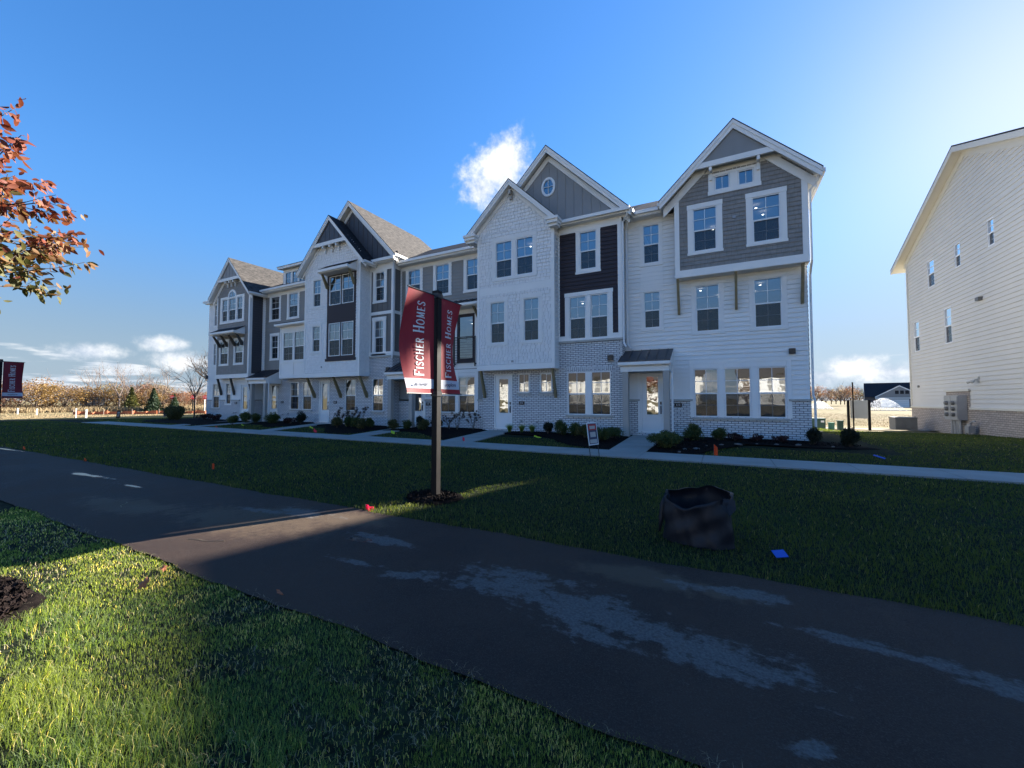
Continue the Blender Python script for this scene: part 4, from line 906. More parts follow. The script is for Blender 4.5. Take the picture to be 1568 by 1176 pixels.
def ground_materials():
    g = NT('field')
    a = g.noise(.05, 6); b = g.noise(1.2, 5); c = g.noise(.35, 4, scale3=(1, 3, 1))
    col = g.mix(g.ramp(a, .4, .6), (.215, .17, .092), (.15, .138, .066)); col = g.mix(g.ramp(b, .42, .62), col, (.27, .22, .135)); col = g.mix(g.math('MULTIPLY', g.ramp(c, .55, .68), .55), col, (.12, .125, .05))
    g.L.new(col, g.b.inputs['Base Color']); g.b.inputs['Roughness'].default_value = .95; g.b.inputs['Specular IOR Level'].default_value = .04; g.bump(b, .8, .12)
    g = NT('lawn')
    a = g.noise(.5, 4); b = g.noise(14, 4); c = g.noise(3, 3)
    col = g.mix(g.ramp(a, .35, .65), (.016, .022, .011), (.024, .031, .015)); col = g.mix(g.ramp(b, .45, .65), col, (.007, .010, .006)); col = g.mix(g.math('MULTIPLY', g.ramp(c, .58, .75), .5), col, (.040, .034, .018))
    g.L.new(col, g.b.inputs['Base Color']); g.b.inputs['Roughness'].default_value = 1; g.b.inputs['Specular IOR Level'].default_value = .1; g.bump(b, 1, .05)
    # path: old asphalt, damp, with dried silt patches, painted sunlit tan and a few thin puddles
    g = NT('asphalt'); w = g.noise(2.2, 7, .68); w2 = g.noise(9, 6, .7); f = g.noise(110, 3, .8); big = g.noise(.8, 4)
    w3 = g.noise(3.0, 8, .75, scale3=(.55, 1.6, 1))
    base = g.mix(g.ramp(big, .35, .65), (.033, .0205, .0155), (.062, .039, .028)); base = g.mix(g.ramp(f, .45, .75), base, (.075, .062, .055)); base = g.mix(g.math('MULTIPLY', g.ramp(w, .5, .62), .5), base, (.060, .040, .030))
    pt = None
    for e in ((-1.55, 2.95, .62, .36, -8), (-.85, 2.85, .75, .35, -12), (-.1, 2.72, .62, .24, -8), (.15, 3.66, .40, .12, 5), (-.35, 3.62, .25, .14, 0), (.95, 3.2, .65, .10, -6), (1.5, 3.05, .6, .12, -8), (-2.45, 2.70, .30, .09, 10), (-2.95, 2.70, .35, .06, 4), (-3.3, 3.25, .5, .14, 0), (-4.9, 3.55, .55, .18, 8), (-5.6, 3.35, .5, .1, 5), (.32, 2.18, .14, .06, 20), (2.4, 2.9, .7, .15, 0)):
        v = g.ramp(g.math('ADD', g.math('ADD', g.ell(*e), g.math('MULTIPLY', g.math('SUBTRACT', w3, .5), 3.4)), g.math('MULTIPLY', g.math('SUBTRACT', w2, .5), 2.4)), .10, .55)
        pt = v if pt is None else g.math('MAXIMUM', pt, v)
    silt_and_sun = None  # tan silt whose colour also paints the warm sun strip on the path
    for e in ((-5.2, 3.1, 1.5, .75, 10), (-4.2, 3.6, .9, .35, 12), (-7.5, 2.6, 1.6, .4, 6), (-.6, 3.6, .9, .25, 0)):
        v = g.ramp(g.math('ADD', g.math('ADD', g.ell(*e), g.math('MULTIPLY', g.math('SUBTRACT', w, .5), 1.6)), g.math('MULTIPLY', g.math('SUBTRACT', w2, .5), 1.2)), .05, .6); silt_and_sun = v if silt_and_sun is None else g.math('MAXIMUM', silt_and_sun, v)
    base = g.mix(g.math('MULTIPLY', silt_and_sun, .8), base, (.105, .075, .050))
    gr = g.noise(60, 3, .7)
    col = g.mix(g.math('MULTIPLY', pt, g.ramp(gr, .30, .68, .45, .95)), base, (.150, .138, .128))
    pud = None
    for e in ((-11.2, 3.30, 1.0, .10, 4), (-9.1, 3.24, .62, .05, 2), (-19.5, 3.85, 2.2, .06, 3), (-3.42, 3.16, .28, .09, 8)):
        v = g.ramp(g.math('ADD', g.ell(*e), g.math('MULTIPLY', g.math('SUBTRACT', w, .5), 2.6)), .1, .5); pud = v if pud is None else g.math('MAXIMUM', pud, v)
    col = g.mix(g.math('MULTIPLY', pud, .75), col, (.01, .01, .012))
    g.L.new(col, g.b.inputs['Base Color'])
    ro = g.math('ADD', g.math('MULTIPLY', g.ramp(big, .35, .65), .14), g.math('MULTIPLY', pt, .25)); ro = g.math('ADD', ro, .66); g.b.inputs['Specular IOR Level'].default_value = .15
    ro = g.math('MULTIPLY', ro, g.math('SUBTRACT', 1, g.math('MULTIPLY', pud, .965))); g.L.new(ro, g.b.inputs['Roughness'])
    hh = g.math('MULTIPLY', g.math('ADD', f, g.math('MULTIPLY', w2, .8)), g.math('SUBTRACT', 1, pud)); g.bump(hh, .8, .012)
    # grass blades: colour differs from tuft to tuft and from blade to blade
    for nm, k, kt in (('grass_blade', 2.2, 2.7), ('lawn_blade', 1.2, 1.6)):
        g = NT(nm); at = g.N.new('ShaderNodeAttribute'); at.attribute_name = 'tint'; t = at.outputs['Fac']; n = g.noise(1.1, 4); n2 = g.noise(.45, 3)
        q = (lambda c: tuple(v*k for v in c)) if k > 1 else (lambda c: tuple(v*k for v in (.35*c[0]+.65*sum(c)/3+.009, .30*c[1]+.70*sum(c)/3+.003, .25*c[2]+.75*sum(c)/3)))
        col = g.mix(g.ramp(n, .35, .65), q((.040, .058, .020)), q((.074, .088, .026))); col = g.mix(g.ramp(n2, .5, .68), col, q((.026, .055, .030))); col = g.mix(g.ramp(t, .0, .8, 0, .6), col, q((.098, .112, .034))); col = g.mix(g.ramp(t, .88, .93), col, q((.26, .21, .11)))
        g.L.new(col, g.b.inputs['Base Color']); g.b.inputs['Roughness'].default_value = .5; g.b.inputs['Specular IOR Level'].default_value = .3 if k > 1 else .15
        tr = g.N.new('ShaderNodeBsdfTranslucent'); tc = g.mix(1.0, col, (kt, kt*1.02, kt*.35), 'MULTIPLY'); g.L.new(tc, tr.inputs[0]); ms = g.N.new('ShaderNodeMixShader'); ms.inputs[0].default_value = .5
        g.L.new(g.b.outputs[0], ms.inputs[1]); g.L.new(tr.outputs[0], ms.inputs[2]); g.L.new(ms.outputs[0], g.N['Material Output'].inputs[0])
    g = NT('straw'); g.b.inputs['Base Color'].default_value = (.30, .25, .15, 1); g.b.inputs['Roughness'].default_value = .8
    g = NT('dry_grass'); at = g.N.new('ShaderNodeAttribute'); at.attribute_name = 'tint'; t = at.outputs['Fac']
    col = g.mix(t, (.24, .17, .09), (.38, .29, .16)); g.L.new(col, g.b.inputs['Base Color']); g.b.inputs['Roughness'].default_value = .9
ground_materials()
def gz(x, y):   # the ground falls away gently towards the gap on the right
    u = max(0, min(1, (y-4.3)/1.0))*max(0, min(1, (10.4-y)/1.0)); w = .022*u*math.sin(x*.9+y*.6)*math.sin(y*1.3-x*.3) if u else 0.0
    if x < 2.6 or y < 20: return w
    s = min(1, (x-2.6)/4.2); s = s*s*(3-2*s); return -s*min(.60, .032*(y-20))
def sheet(name, m, x0, x1, y0, y1, z, nx=1, ny=1, fz=None, jag=0):
    b = MB(); xs = [x0+(x1-x0)*i/nx for i in range(nx+1)]; ys = [y0+(y1-y0)*j/ny for j in range(ny+1)]
    for x in xs:
        for j, y in enumerate(ys):
            yy = y+(jag*(math.sin(x*2.1)+.6*math.sin(x*5.3+1)+.35*math.sin(x*13.7)+.25*math.sin(x*29)) if jag and j in (0, ny) else 0)
            b.v.append((x, yy, z+(fz(x, y) if fz else 0)))
    for i in range(nx):
        for j in range(ny):
            o = i*(ny+1)+j; b.f.append((o, o+ny+1, o+ny+2, o+1))
    o = b.build(name, m); return tag(o, kind='structure')
def grounds():
    b = MB(); R0 = 2600; xs = [-R0, -300, -120, -60, -20, 0]+[2.6+.7*k for k in range(7)]+[12, 20, 30, 60, 120, 300, R0]; ys_ = [-R0, -300, -120, -40, 0, 20]+[20+2*k for k in range(1, 12)]+[60, 120, 300, R0]
    for x0, x1 in zip(xs, xs[1:]):
        for y0, y1 in zip(ys_, ys_[1:]): b.poly(*[(x, y, -.03+gz(x, y)) for x, y in ((x0, y0), (x1, y0), (x1, y1), (x0, y1))])
    tag(b.build('ground', 'field'), kind='structure')
    sheet('lawn', 'lawn', -50, 40, 3.96, 31.8, -.004, 220, 84, gz)
    sheet('verge', 'lawn', -50, 40, -16, 1.92, -.005, 60, 8)
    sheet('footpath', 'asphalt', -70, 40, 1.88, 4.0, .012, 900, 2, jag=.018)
    # concrete sidewalk in slabs, with open joints
    b = MB(); x = -38.0
    while x < 14:
        b.box(x+.007, x+1.5-.007, 10.70, 12.05, -.05, .035); x += 1.5
    tag(b.build('sidewalk', 'concrete'), kind='structure')
    b = MB()
    def walk(ax0, ax1, bx0, bx1, yb, n=3, ya=12.055):
        for k in range(n):
            p, q = k/n+.003, (k+1)/n-.003; L = lambda a, b_, t_: a+(b_-a)*t_
            y0, y1 = L(ya, yb, p), L(ya, yb, q)
            pts = [(L(ax0, bx0, p), y0), (L(ax1, bx1, p), y0), (L(ax1, bx1, q), y1), (L(ax0, bx0, q), y1)]; b.ext(pts, 2, -.05, .034)
    walk(-3.05, -2.02, -3.45, -2.1, 17.9, 4); walk(-9.15, -7.9, -10.35, -8.95, 17.4, 4); walk(-14.1, -13.0, -16.1, -14.95, 17.9, 4); walk(-20.4, -19.35, -23.3, -22.1, 17.4, 4); walk(-27.0, -26.1, -29.5, -28.4, 17.9, 4); walk(-29.3, -28.3, -32.2, -31.0, 17.3, 4)
    tag(b.build('entrance_walks', 'concrete'), kind='structure')
    # mulch beds
    b = MB()
    def bed(pts, z=.04, n=5):
        cx = sum(p[0] for p in pts)/len(pts); cy = sum(p[1] for p in pts)/len(pts)
        # smooth outline
        Q = []
        for i in range(len(pts)):
            p0, p1, p2, p3 = [Vector(pts[(i+k) % len(pts)]) for k in (-1, 0, 1, 2)]
            for k in range(n):
                t = k/n; Q.append(.5*((2*p1)+(p2-p0)*t+(2*p0-5*p1+4*p2-p3)*t*t+(3*p1-p0-3*p2+p3)*t*t*t))
        Q = [(q.x+rng.normal(0, .02), q.y+rng.normal(0, .02)) for q in Q]
        for i in range(len(Q)):
            p, q = Q[i], Q[(i+1) % len(Q)]
            pi, qi = [(cx+(v[0]-cx)*.9, cy+(v[1]-cy)*.9) for v in (p, q)]
            b.poly((p[0], p[1], .002), (q[0], q[1], .002), (qi[0], qi[1], z), (pi[0], pi[1], z)); b.poly((pi[0], pi[1], z), (qi[0], qi[1], z), (cx, cy, z+.01))
    bed([(-2.02, 12.1), (-.6, 12.6), (-.55, 14.2), (.5, 15.6), (2.5, 15.5), (4.2, 16.2), (3.6, 17.6), (2.9, 18.3), (-1.9, 18.2), (-2.1, 15.5)])
    bed([(-9.0, 15.9), (-7.0, 15.6), (-5.9, 14.6), (-4.7, 13.0), (-3.1, 12.15), (-3.3, 15), (-3.55, 17.4), (-6.5, 17.7), (-8.9, 17.6)])
    bed([(-15.1, 14.6), (-13.8, 14.9), (-12.2, 14.4), (-9.3, 12.3), (-9.6, 14.5), (-10.4, 17.2), (-11.0, 18.2), (-14.9, 18.2), (-15.2, 16.2)])
    bed([(-21.9, 16.2), (-20.4, 15.6), (-18.6, 14.3), (-16.0, 12.4), (-14.6, 12.7), (-15.6, 15.2), (-16.9, 17.5), (-21.8, 17.6)])
    bed([(-28.3, 16.0), (-25.8, 15.2), (-22.6, 13.6), (-22.3, 15), (-23.5, 17.6), (-24.5, 18.2), (-28.2, 18.2)])
    bed([(-38.2, 17.8), (-39.3, 15.2), (-37.2, 13.4), (-33, 12.9), (-30.6, 13.3), (-31.2, 15.2), (-32.4, 17.4), (-37, 17.6)])
    bed([(-31.0, 13.2), (-29.2, 12.8), (-27.9, 13.0), (-29.7, 16.9), (-30.8, 17.4)])
    bed([(-4.4, 4.95), (-4.2, 4.70), (-3.8, 4.62), (-3.55, 4.9), (-3.62, 5.3), (-4.15, 5.32)])
    bed([(-5.75, .6), (-5.3, .1), (-4.6, .2), (-4.15, .66), (-4.35, 1.02), (-5.1, 1.12)])
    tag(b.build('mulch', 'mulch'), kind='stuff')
grounds()
BEDS = [(-2.1, 4.3, 12.1, 18.3), (-9, -3.1, 14.6, 17.7)]
def blades(name, m, P, h, w, lean, tints, n=3):
    """one mesh of bent three-segment grass blades rooted at P"""
    N_ = len(P); ang = rng.uniform(0, 2*np.pi, N_); la = rng.uniform(0, 2*np.pi, N_)
    dx = np.cos(ang)*w/2; dy = np.sin(ang)*w/2; lx = np.cos(la)*lean*h; ly = np.sin(la)*lean*h
    V = np.zeros((N_, 5, 3))
    V[:, 0] = P+np.stack([dx, dy, 0*dx-.01], 1); V[:, 1] = P-np.stack([dx, dy, 0*dx+.01], 1)
    mid = P+np.stack([lx*.3, ly*.3, h*.55], 1)
    V[:, 2] = mid+np.stack([dx, dy, 0*dx], 1)*.75; V[:, 3] = mid-np.stack([dx, dy, 0*dx], 1)*.75
    V[:, 4] = P+np.stack([lx, ly, h*np.sqrt(np.clip(1-lean**2*.6, .1, 1))], 1)
    I = np.array([[0, 1, 3], [0, 3, 2], [2, 3, 4]]); T = (np.arange(N_)[:, None, None]*5+I[None]).reshape(-1)
    me = bpy.data.meshes.new(name); me.vertices.add(N_*5); me.vertices.foreach_set('co', V.reshape(-1))
    me.loops.add(len(T)); me.loops.foreach_set('vertex_index', T.astype(np.int32))
    nf = len(T)//3; me.polygons.add(nf); me.polygons.foreach_set('loop_start', np.arange(0, nf*3, 3, dtype=np.int32)); me.polygons.foreach_set('loop_total', np.full(nf, 3, dtype=np.int32))
    at = me.attributes.new('tint', 'FLOAT', 'POINT'); at.data.foreach_set('value', np.repeat(tints, 5).astype(np.float32))
    me.update(); me.validate(); me.materials.append(MATS[m]); o = bpy.data.objects.new(name, me); COL.objects.link(o); return tag(o, kind='stuff')
def vnoise(x, y, s, seed=0):
    r = np.random.default_rng(seed); G = r.random((64, 64)); u, v = x*s, y*s; i, j = np.floor(u).astype(int), np.floor(v).astype(int); f, g = u-i, v-j; f = f*f*(3-2*f); g = g*g*(3-2*g)
    a = G[i % 64, j % 64]; b = G[(i+1) % 64, j % 64]; c = G[i % 64, (j+1) % 64]; d = G[(i+1) % 64, (j+1) % 64]
    return (a*(1-f)+b*f)*(1-g)+(c*(1-f)+d*f)*g
def edge(x): return .018*(np.sin(x*2.1)+.6*np.sin(x*5.3+1)+.35*np.sin(x*13.7)+.25*np.sin(x*29))
def polar(n, r0, r1, a0, a1, k):
    """random ground points round the camera foot, density falling as distance^-k"""
    u = rng.random(n); e = 2-k; r = (r0**e+u*(r1**e-r0**e))**(1/e) if abs(e) > 1e-6 else r0*(r1/r0)**u
    a = np.radians(rng.uniform(a0, a1, n)); return r*np.sin(a), r*np.cos(a), r
def grass():
    # near verge: uneven, longer in tufts, thin and strawy in strips
    x, y, r = polar(430000, .95, 9, -95, 25, 1.0)
    ok = (y < 1.90+edge(x)) & (y > -.5) & (x > -9.5) & (x < 3)
    ring = ((x+4.93)/.74)**2+((y-.58)/.48)**2 < 1
    x, y, r = [q[ok & ~ring] for q in (x, y, r)]
    long_ = vnoise(x, y, 1.7, 3)*.6+vnoise(x, y, 4, 4)*.4; band_ = np.clip((1.32-y)/.35, 0, 1); thin = vnoise(x, y, 2.3, 9)*.65+vnoise(x, y, 7, 10)*.35
    h = (.013+.020*rng.random(len(x)))*(1+1.1*band_*(long_ > .42)+.9*(long_ > .62)*band_)
    keep = rng.random(len(x)) > np.where(thin > .60, .72, .0); thinm = thin[keep]
    x, y, r, h, b_ = [q[keep] for q in (x, y, r, h, band_)]
    t = rng.random(len(x))*.86; dry = rng.random(len(x)) < np.where((thinm > .6) | ((y > 1.5) & (vnoise(x, y, 5, 12) > .55)), .32, .05); t[dry] = 1
    blades('grass', 'grass_blade', np.stack([x, y, 0*x-.004], 1), h, np.maximum(.0024, r*.00095), rng.uniform(.15, 1.0, len(x)), t)
    # lying straw
    x, y, r = polar(26000, 1.0, 8, -95, 25, 1.0); ok = (y < 1.93) & (y > .6); x, y, r = [q[ok] for q in (x, y, r)]
    th = vnoise(x, y, 2.3, 9)*.65+vnoise(x, y, 7, 10)*.35; ok = (th > .57) | (rng.random(len(x)) < .05); x, y, r = [q[ok] for q in (x, y, r)]
    blades('straw', 'straw', np.stack([x, y, 0*x+rng.uniform(.008, .035, len(x))], 1), rng.uniform(.03, .09, len(x))*.25, np.maximum(.002, r*.0008), rng.uniform(2.5, 4, len(x)), 0*x)
    # the lawn between path and sidewalk, and up to the beds
    x, y, r = polar(420000, 4.0, 46, -86, 38, 1.55)
    ok = (y > 3.97+edge(x)) & (y < 31.7) & ~((y > 10.66) & (y < 12.09)) & (x > -49)
    hb = (y > 12.09) & (x < 4.4) & (x > -40)
    bedm = hb & ((y > 14.6) | ((x > -2.1) & (x < -.5)) | ((x > -5.2) & (x < -2.0) & (y > 12+(-2.9-x)*.8)) | ((y-12)*1.05 > 0) & False)
    for (a0, a1, b0, b1, yb) in ((-3.05, -2.02, -3.45, -2.1, 17.9), (-9.15, -7.9, -10.35, -8.95, 17.4), (-14.1, -13.0, -16.1, -14.95, 17.9), (-20.4, -19.35, -23.3, -22.1, 17.4), (-27.0, -26.1, -29.5, -28.4, 17.9), (-29.3, -28.3, -32.2, -31.0, 17.3)):
        k = (y-12.05)/(yb-12.05); bedm |= hb & (x > a0+(b0-a0)*k-.03) & (x < a1+(b1-a1)*k+.03)
    house = (y > 16.5) & (x < 3.2) & (x > -37)
    pole = ((x+3.98)/.46)**2+((y-4.98)/.38)**2 < 1
    ok &= ~(bedm | house | pole); x, y, r = [q[ok] for q in (x, y, r)]
    z = np.array([gz(a, b) for a, b in zip(x, y)]); lo = vnoise(x, y, .7, 21)
    h = (.024+.030*rng.random(len(x)))*(.75+.6*lo)*np.where(y < 4.25, 1.35, 1)
    t = rng.random(len(x))*.86; t[rng.random(len(x)) < .02] = 1
    blades('lawn_grass', 'lawn_blade', np.stack([x, y, z-.004], 1), h, np.maximum(.0035, r*.0011), rng.uniform(.2, .9, len(x)), t)
    # rank dry grass at the far edge of the field
    n = 52000; a = np.radians(rng.uniform(-84, -60, n)); d = rng.uniform(76, 96, n); x, y = d*np.sin(a), d*np.cos(a)
    blades('tall_dry_grass', 'dry_grass', np.stack([x, y, 0*x-.03], 1), rng.uniform(.4, 1.2, n)*(.6+.8*vnoise(x, y, .12, 5)), np.full(n, .07), rng.uniform(.1, .5, n), rng.random(n))
    n = 30000; a = np.radians(np.concatenate([rng.uniform(-86, -60, n), rng.uniform(6, 18, n//3)])); d = 44*(1.9**rng.random(len(a))); x, y = d*np.sin(a), d*np.cos(a); ok = (x < -50) | (y > 34); x, y = x[ok], y[ok]
    blades('field_stubble', 'dry_grass', np.stack([x, y, np.array([gz(a_, b_) for a_, b_ in zip(x, y)])-.03], 1), rng.uniform(.02, .08, len(x)), np.full(len(x), .035), rng.uniform(.2, .9, len(x)), rng.random(len(x)))
grass()

# ------------------------------------------------------------------ banner posts
STROKES = {   # letters on a unit em: each stroke is (thickness, points)
 'F': [(1, [(.1, 0), (.1, 1)]), (.5, [(.1, .97), (.62, .97)]), (.5, [(.1, .52), (.48, .52)]), (.4, [(0, .02), (.22, .02)]), (.4, [(0, .98), (.1, .98)]), (.4, [(.62, .98), (.62, .8)])],
 'I': [(1, [(.14, 0), (.14, 1)]), (.4, [(.02, .02), (.26, .02)]), (.4, [(.02, .98), (.26, .98)])],
 'S': [(.8, [(.52, .78), (.5, .92), (.3, .99), (.12, .9), (.08, .74), (.2, .58), (.42, .44), (.52, .28), (.48, .1), (.3, .01), (.1, .06), (.06, .24)])],
 'C': [(.8, [(.7, .8), (.58, .93), (.4, .99), (.18, .88), (.07, .65), (.06, .4), (.15, .15), (.36, .01), (.56, .05), (.7, .2)])],
 'H': [(1, [(.12, 0), (.12, 1)]), (1, [(.66, 0), (.66, 1)]), (.5, [(.12, .52), (.66, .52)]), (.4, [(0, .02), (.24, .02)]), (.4, [(0, .98), (.24, .98)]), (.4, [(.54, .02), (.78, .02)]), (.4, [(.54, .98), (.78, .98)])],
 'E': [(1, [(.1, 0), (.1, 1)]), (.5, [(.1, .97), (.58, .97)]), (.5, [(.1, .52), (.46, .52)]), (.5, [(.1, .03), (.6, .03)]), (.4, [(0, .02), (.1, .02)]), (.4, [(0, .98), (.1, .98)])],
 'R': [(1, [(.1, 0), (.1, 1)]), (.7, [(.1, .97), (.4, .97), (.54, .86), (.54, .66), (.4, .53), (.1, .52)]), (.9, [(.32, .52), (.66, .0)]), (.4, [(0, .02), (.22, .02)]), (.4, [(0, .98), (.1, .98)])],
 'O': [(.8, [(.4, .99), (.18, .9), (.06, .66), (.06, .36), (.18, .1), (.4, .01), (.62, .1), (.74, .36), (.74, .66), (.62, .9), (.4, .99)])],
 'M': [(.6, [(.12, 0), (.18, 1)]), (1, [(.18, 1), (.46, .1)]), (.6, [(.46, .1), (.76, 1)]), (1, [(.76, 1), (.82, 0)]), (.4, [(.02, .02), (.22, .02)]), (.4, [(.72, .02), (.92, .02)])]}
WID = {'F': .66, 'I': .3, 'S': .6, 'C': .76, 'H': .8, 'E': .64, 'R': .7, 'O': .82, 'M': .96, ' ': .3}
def banner(par, s, col, nm, Y0, X0=0, w=.57, z0=1.60, hgt=1.52, bul=.15, sgn=1, both=True, word=''):
    """cloth hung between two rods beside the post; s=-1 towards the path, +1 away from it"""
    def P(a, t, off=0):
        # a across from the post, t up the cloth
        bx = -bul*math.sin(math.pi*t)*(.25+.75*a)*a + .02*math.sin(a*9+t*5)*a*math.sin(math.pi*t)
        dz = -.03*a*(1-t)*0
        return (X0+bx*sgn+off, Y0+s*(.075+a*w), z0+hgt*t+.0*a)
    def patch(t0, t1, m, off, name, parent, n=22):
        b = MB(); nx = 8; rows = max(2, int(n*(t1-t0)+1)); 
        for i in range(nx+1):
            for j in range(rows+1): b.v.append(P(i/nx, t0+(t1-t0)*j/rows, off))
        for i in range(nx):
            for j in range(rows): o = i*(rows+1)+j; b.f.append((o, o+1, o+rows+2, o+rows+1))
        return b.build(name, m, parent, True)
    bo = patch(0, 1, col, 0, 'banner', par)
    patch(.05, .145, 'banner_white', .004, 'white_band', bo)
    h = .185; L = MB(); pos = .175; tot = sum(WID[c]*(h if c == w_[0] and k_ == 0 else h*.78)*.72+.022 for w_ in ('FISCHER', 'HOMES') for k_, c in enumerate(w_))+.07; KX = .735*hgt/tot
    for word_ in ('FISCHER', 'HOMES'):
        for k, ch in enumerate(word_):
            sc = h if k == 0 else h*.78
            wd = WID[ch]*sc*.72*KX
            for th, pts in STROKES[ch]:
                tw = .032*(th+.25)*sc/h*.62
                pts2 = []
                for p, q in zip(pts, pts[1:]):
                    m_ = max(1, int(math.dist(p, q)/.14)); pts2 += [(p[0]+(q[0]-p[0])*i_/m_, p[1]+(q[1]-p[1])*i_/m_) for i_ in range(m_)]
                pts2.append(pts[-1])
                for p, q in zip(pts2, pts2[1:]):
                    d = Vector((q[0]-p[0], q[1]-p[1])); 
                    if d.length < 1e-6: continue
                    u = Vector((-d.y*sc, d.x*sc*.72)); u.normalize(); e = d.normalized()*.02
                    quad = []
                    for (c, sg) in ((p, 1), (q, 1), (q, -1), (p, -1)):
                        cx_, cy_ = c[0]+(e.x if c is q else -e.x)*.5, c[1]+(e.y if c is q else -e.y)*.5
                        along = pos*hgt+cx_*sc*.72*KX+sg*u.x*tw/2; up = cy_*sc+sg*u.y*tw/2
                        # letters read upwards; their tops face -Y
                        yy = .60*w-.10*0-up if s > 0 else .40*w+up-.02
                        quad.append(P(max(0, min(1, yy/w)), along/hgt, .007))
                    L.poly(*quad)
            pos += (wd+.022*KX)/hgt
        pos += .07*KX/hgt
    L.build('lettering', 'letter_white', bo)
    text(word, .085, 'letter_navy', bo, Matrix.Translation((X0+.012, Y0+s*(.075+w*.5), z0+hgt*.098)) @ Matrix.Rotation(R(90), 4, 'Z') @ Matrix.Rotation(R(90), 4, 'X'), 'small_lettering')
    for z in (z0, z0+hgt): r = MB(); r.tube([(X0, Y0, z), (X0, Y0+s*(w+.10), z)], .009, 6); r.build('rod', 'black_metal', par)
def banner_post(x, y, label, h=3.2, lean=0, dim=False, only=None):
    t = thing('banner_post', label, 'banner post', (x, y, 0), 'banner posts by the footpath')
    p = MB(); p.box(x-.05, x+.05, y-.05, y+.05, 0, h-.045); p.build('post', 'post_dark', t)
    p = MB(); p.box(x-.055, x+.055, y-.055, y+.055, h-.044, h); p.build('post_cap', 'post_dark', t)
    for z in (1.6, 3.12): k = MB(); k.box(x-.062, x+.062, y-.062, y+.062, z-.035, z+.035); k.build('clamp', 'black_metal', t)
    banner(t, -1, 'banner_red_dim' if dim else 'banner_red', 'b', y, x, word='welcome'); banner(t, 1, 'banner_red_dim' if dim else 'banner_red', 'b', y, x, word='explore')
    return t
bp = banner_post(-3.93, 5.0, 'dark post with two curved red FISCHER HOMES banners in a mulch ring on the lawn')
bp2 = banner_post(-26.5, 5.0, 'far post at the left picture edge showing one small dark red banner', dim=True)

# ------------------------------------------------------------------ lawn clutter
def fabric_bag():
    t = thing('fabric_bag', 'crumpled open black fabric bag standing on the dark lawn', 'bag', (-.27, 4.78, 0)); ox, oy = -.27, 4.84
    n = 72; b = MB(); rr = random.Random(5)
    ph = [rr.uniform(0, 6.28) for _ in range(12)]
    def rad(a, z):
        c, s_ = math.cos(a), math.sin(a); e = 2.9
        r = (abs(c/.335)**e+abs(s_/.25)**e)**(-1/e)
        k = z/.5
        r *= 1+.035*math.sin(3*a+ph[0]+k*2)+.03*math.sin(5*a+ph[1]-k*3)*k+.018*math.sin(9*a+ph[2]+k*4)+.012*math.sin(17*a+ph[3]+k*9)+.01*math.sin(29*a+ph[5]-k*6)
        return r*(1-.06*math.sin(k*2.6))
    def top(a):
        f = -math.sin(a)*.5+.5; l = max(0, math.cos(a-math.pi*1.18)); f2 = max(0, math.cos(a+2.1)); return .47-.085*f2**2+.055*max(0, math.sin(a+.5))+.012*math.sin(3*a+ph[4])+.008*math.sin(7*a)
    H_ = 16
    for j in range(H_+1):
        for i in range(n):
            a = 2*math.pi*i/n; z = top(a)*j/H_; r = rad(a, z); fold = .016*math.sin(a*2.0+z*9+1)*math.sin(z*7+a)+.013*math.sin(a*7-z*13)*math.sin(z*15+a*3)+.009*abs(math.sin(a*5+z*6)); r += fold
            b.v.append((ox+r*math.cos(a), oy+r*math.sin(a)+z*.02, z+.004))
    for j in range(H_):
        for i in range(n): o = j*n; b.f.append((o+i, o+(i+1) % n, o+n+(i+1) % n, o+n+i))
    base = len(b.v)
    for j in range(5):
        for i in range(n):
            a = 2*math.pi*i/n; z = top(a)-.10*j-(.0 if j else 0); k = .955-.01*j; r = rad(a, z)*k
            b.v.append((ox+r*math.cos(a), oy+r*math.sin(a), z+.006))
    for i in range(n): b.f.append((H_*n+i, H_*n+(i+1) % n, base+(i+1) % n, base+i))
    for j in range(4):
        for i in range(n): o = base+j*n; b.f.append((o+i, o+n+i, o+n+(i+1) % n, o+(i+1) % n))
    c = len(b.v); b.v.append((ox, oy, .08)); o = base+4*n
    for i in range(n): b.f.append((o+i, o+(i+1) % n, c))
    b.build('bag_body', 'fabric_black', t, True)
    # torn strap at the left and a loose rim flap at the right
    s = MB(); s.tube([(ox-.31, oy+.05, .45), (ox-.36, oy+.03, .33), (ox-.375, oy, .18), (ox-.39, oy-.04, .05)], [.03, .035, .03, .012], 6); s.build('strap', 'fabric_black', t, True)
    f = MB(); f.poly((ox+.25, oy-.10, .49), (ox+.35, oy-.11, .485), (ox+.36, oy-.14, .40), (ox+.30, oy-.17, .33)); f.poly((ox+.25, oy-.10, .49), (ox+.30, oy-.17, .33), (ox+.22, oy-.19, .44)); f.build('rim_flap', 'fabric_black', t)
fabric_bag()
def card():
    b = MB(); b.box(-.055, .055, -.045, .045, 0, .006); o = b.build('marker_card', 'flag_blue'); o.location = (.44, 4.60, .055); o.rotation_euler = (R(24), R(-6), R(22)); tag(o, 'bright blue square card lying in the lawn right of the black bag', 'card')
    b = MB(); b.box(-.035, .035, -.12, .12, 0, .01); o = b.build('tape_scrap', 'flag_blue'); o.location = (3.5, 13.6, .05); o.rotation_euler = (R(18), R(-15), R(60)); tag(o, 'blue scrap lying on the grass beyond the sidewalk at the right', 'scrap')
card()
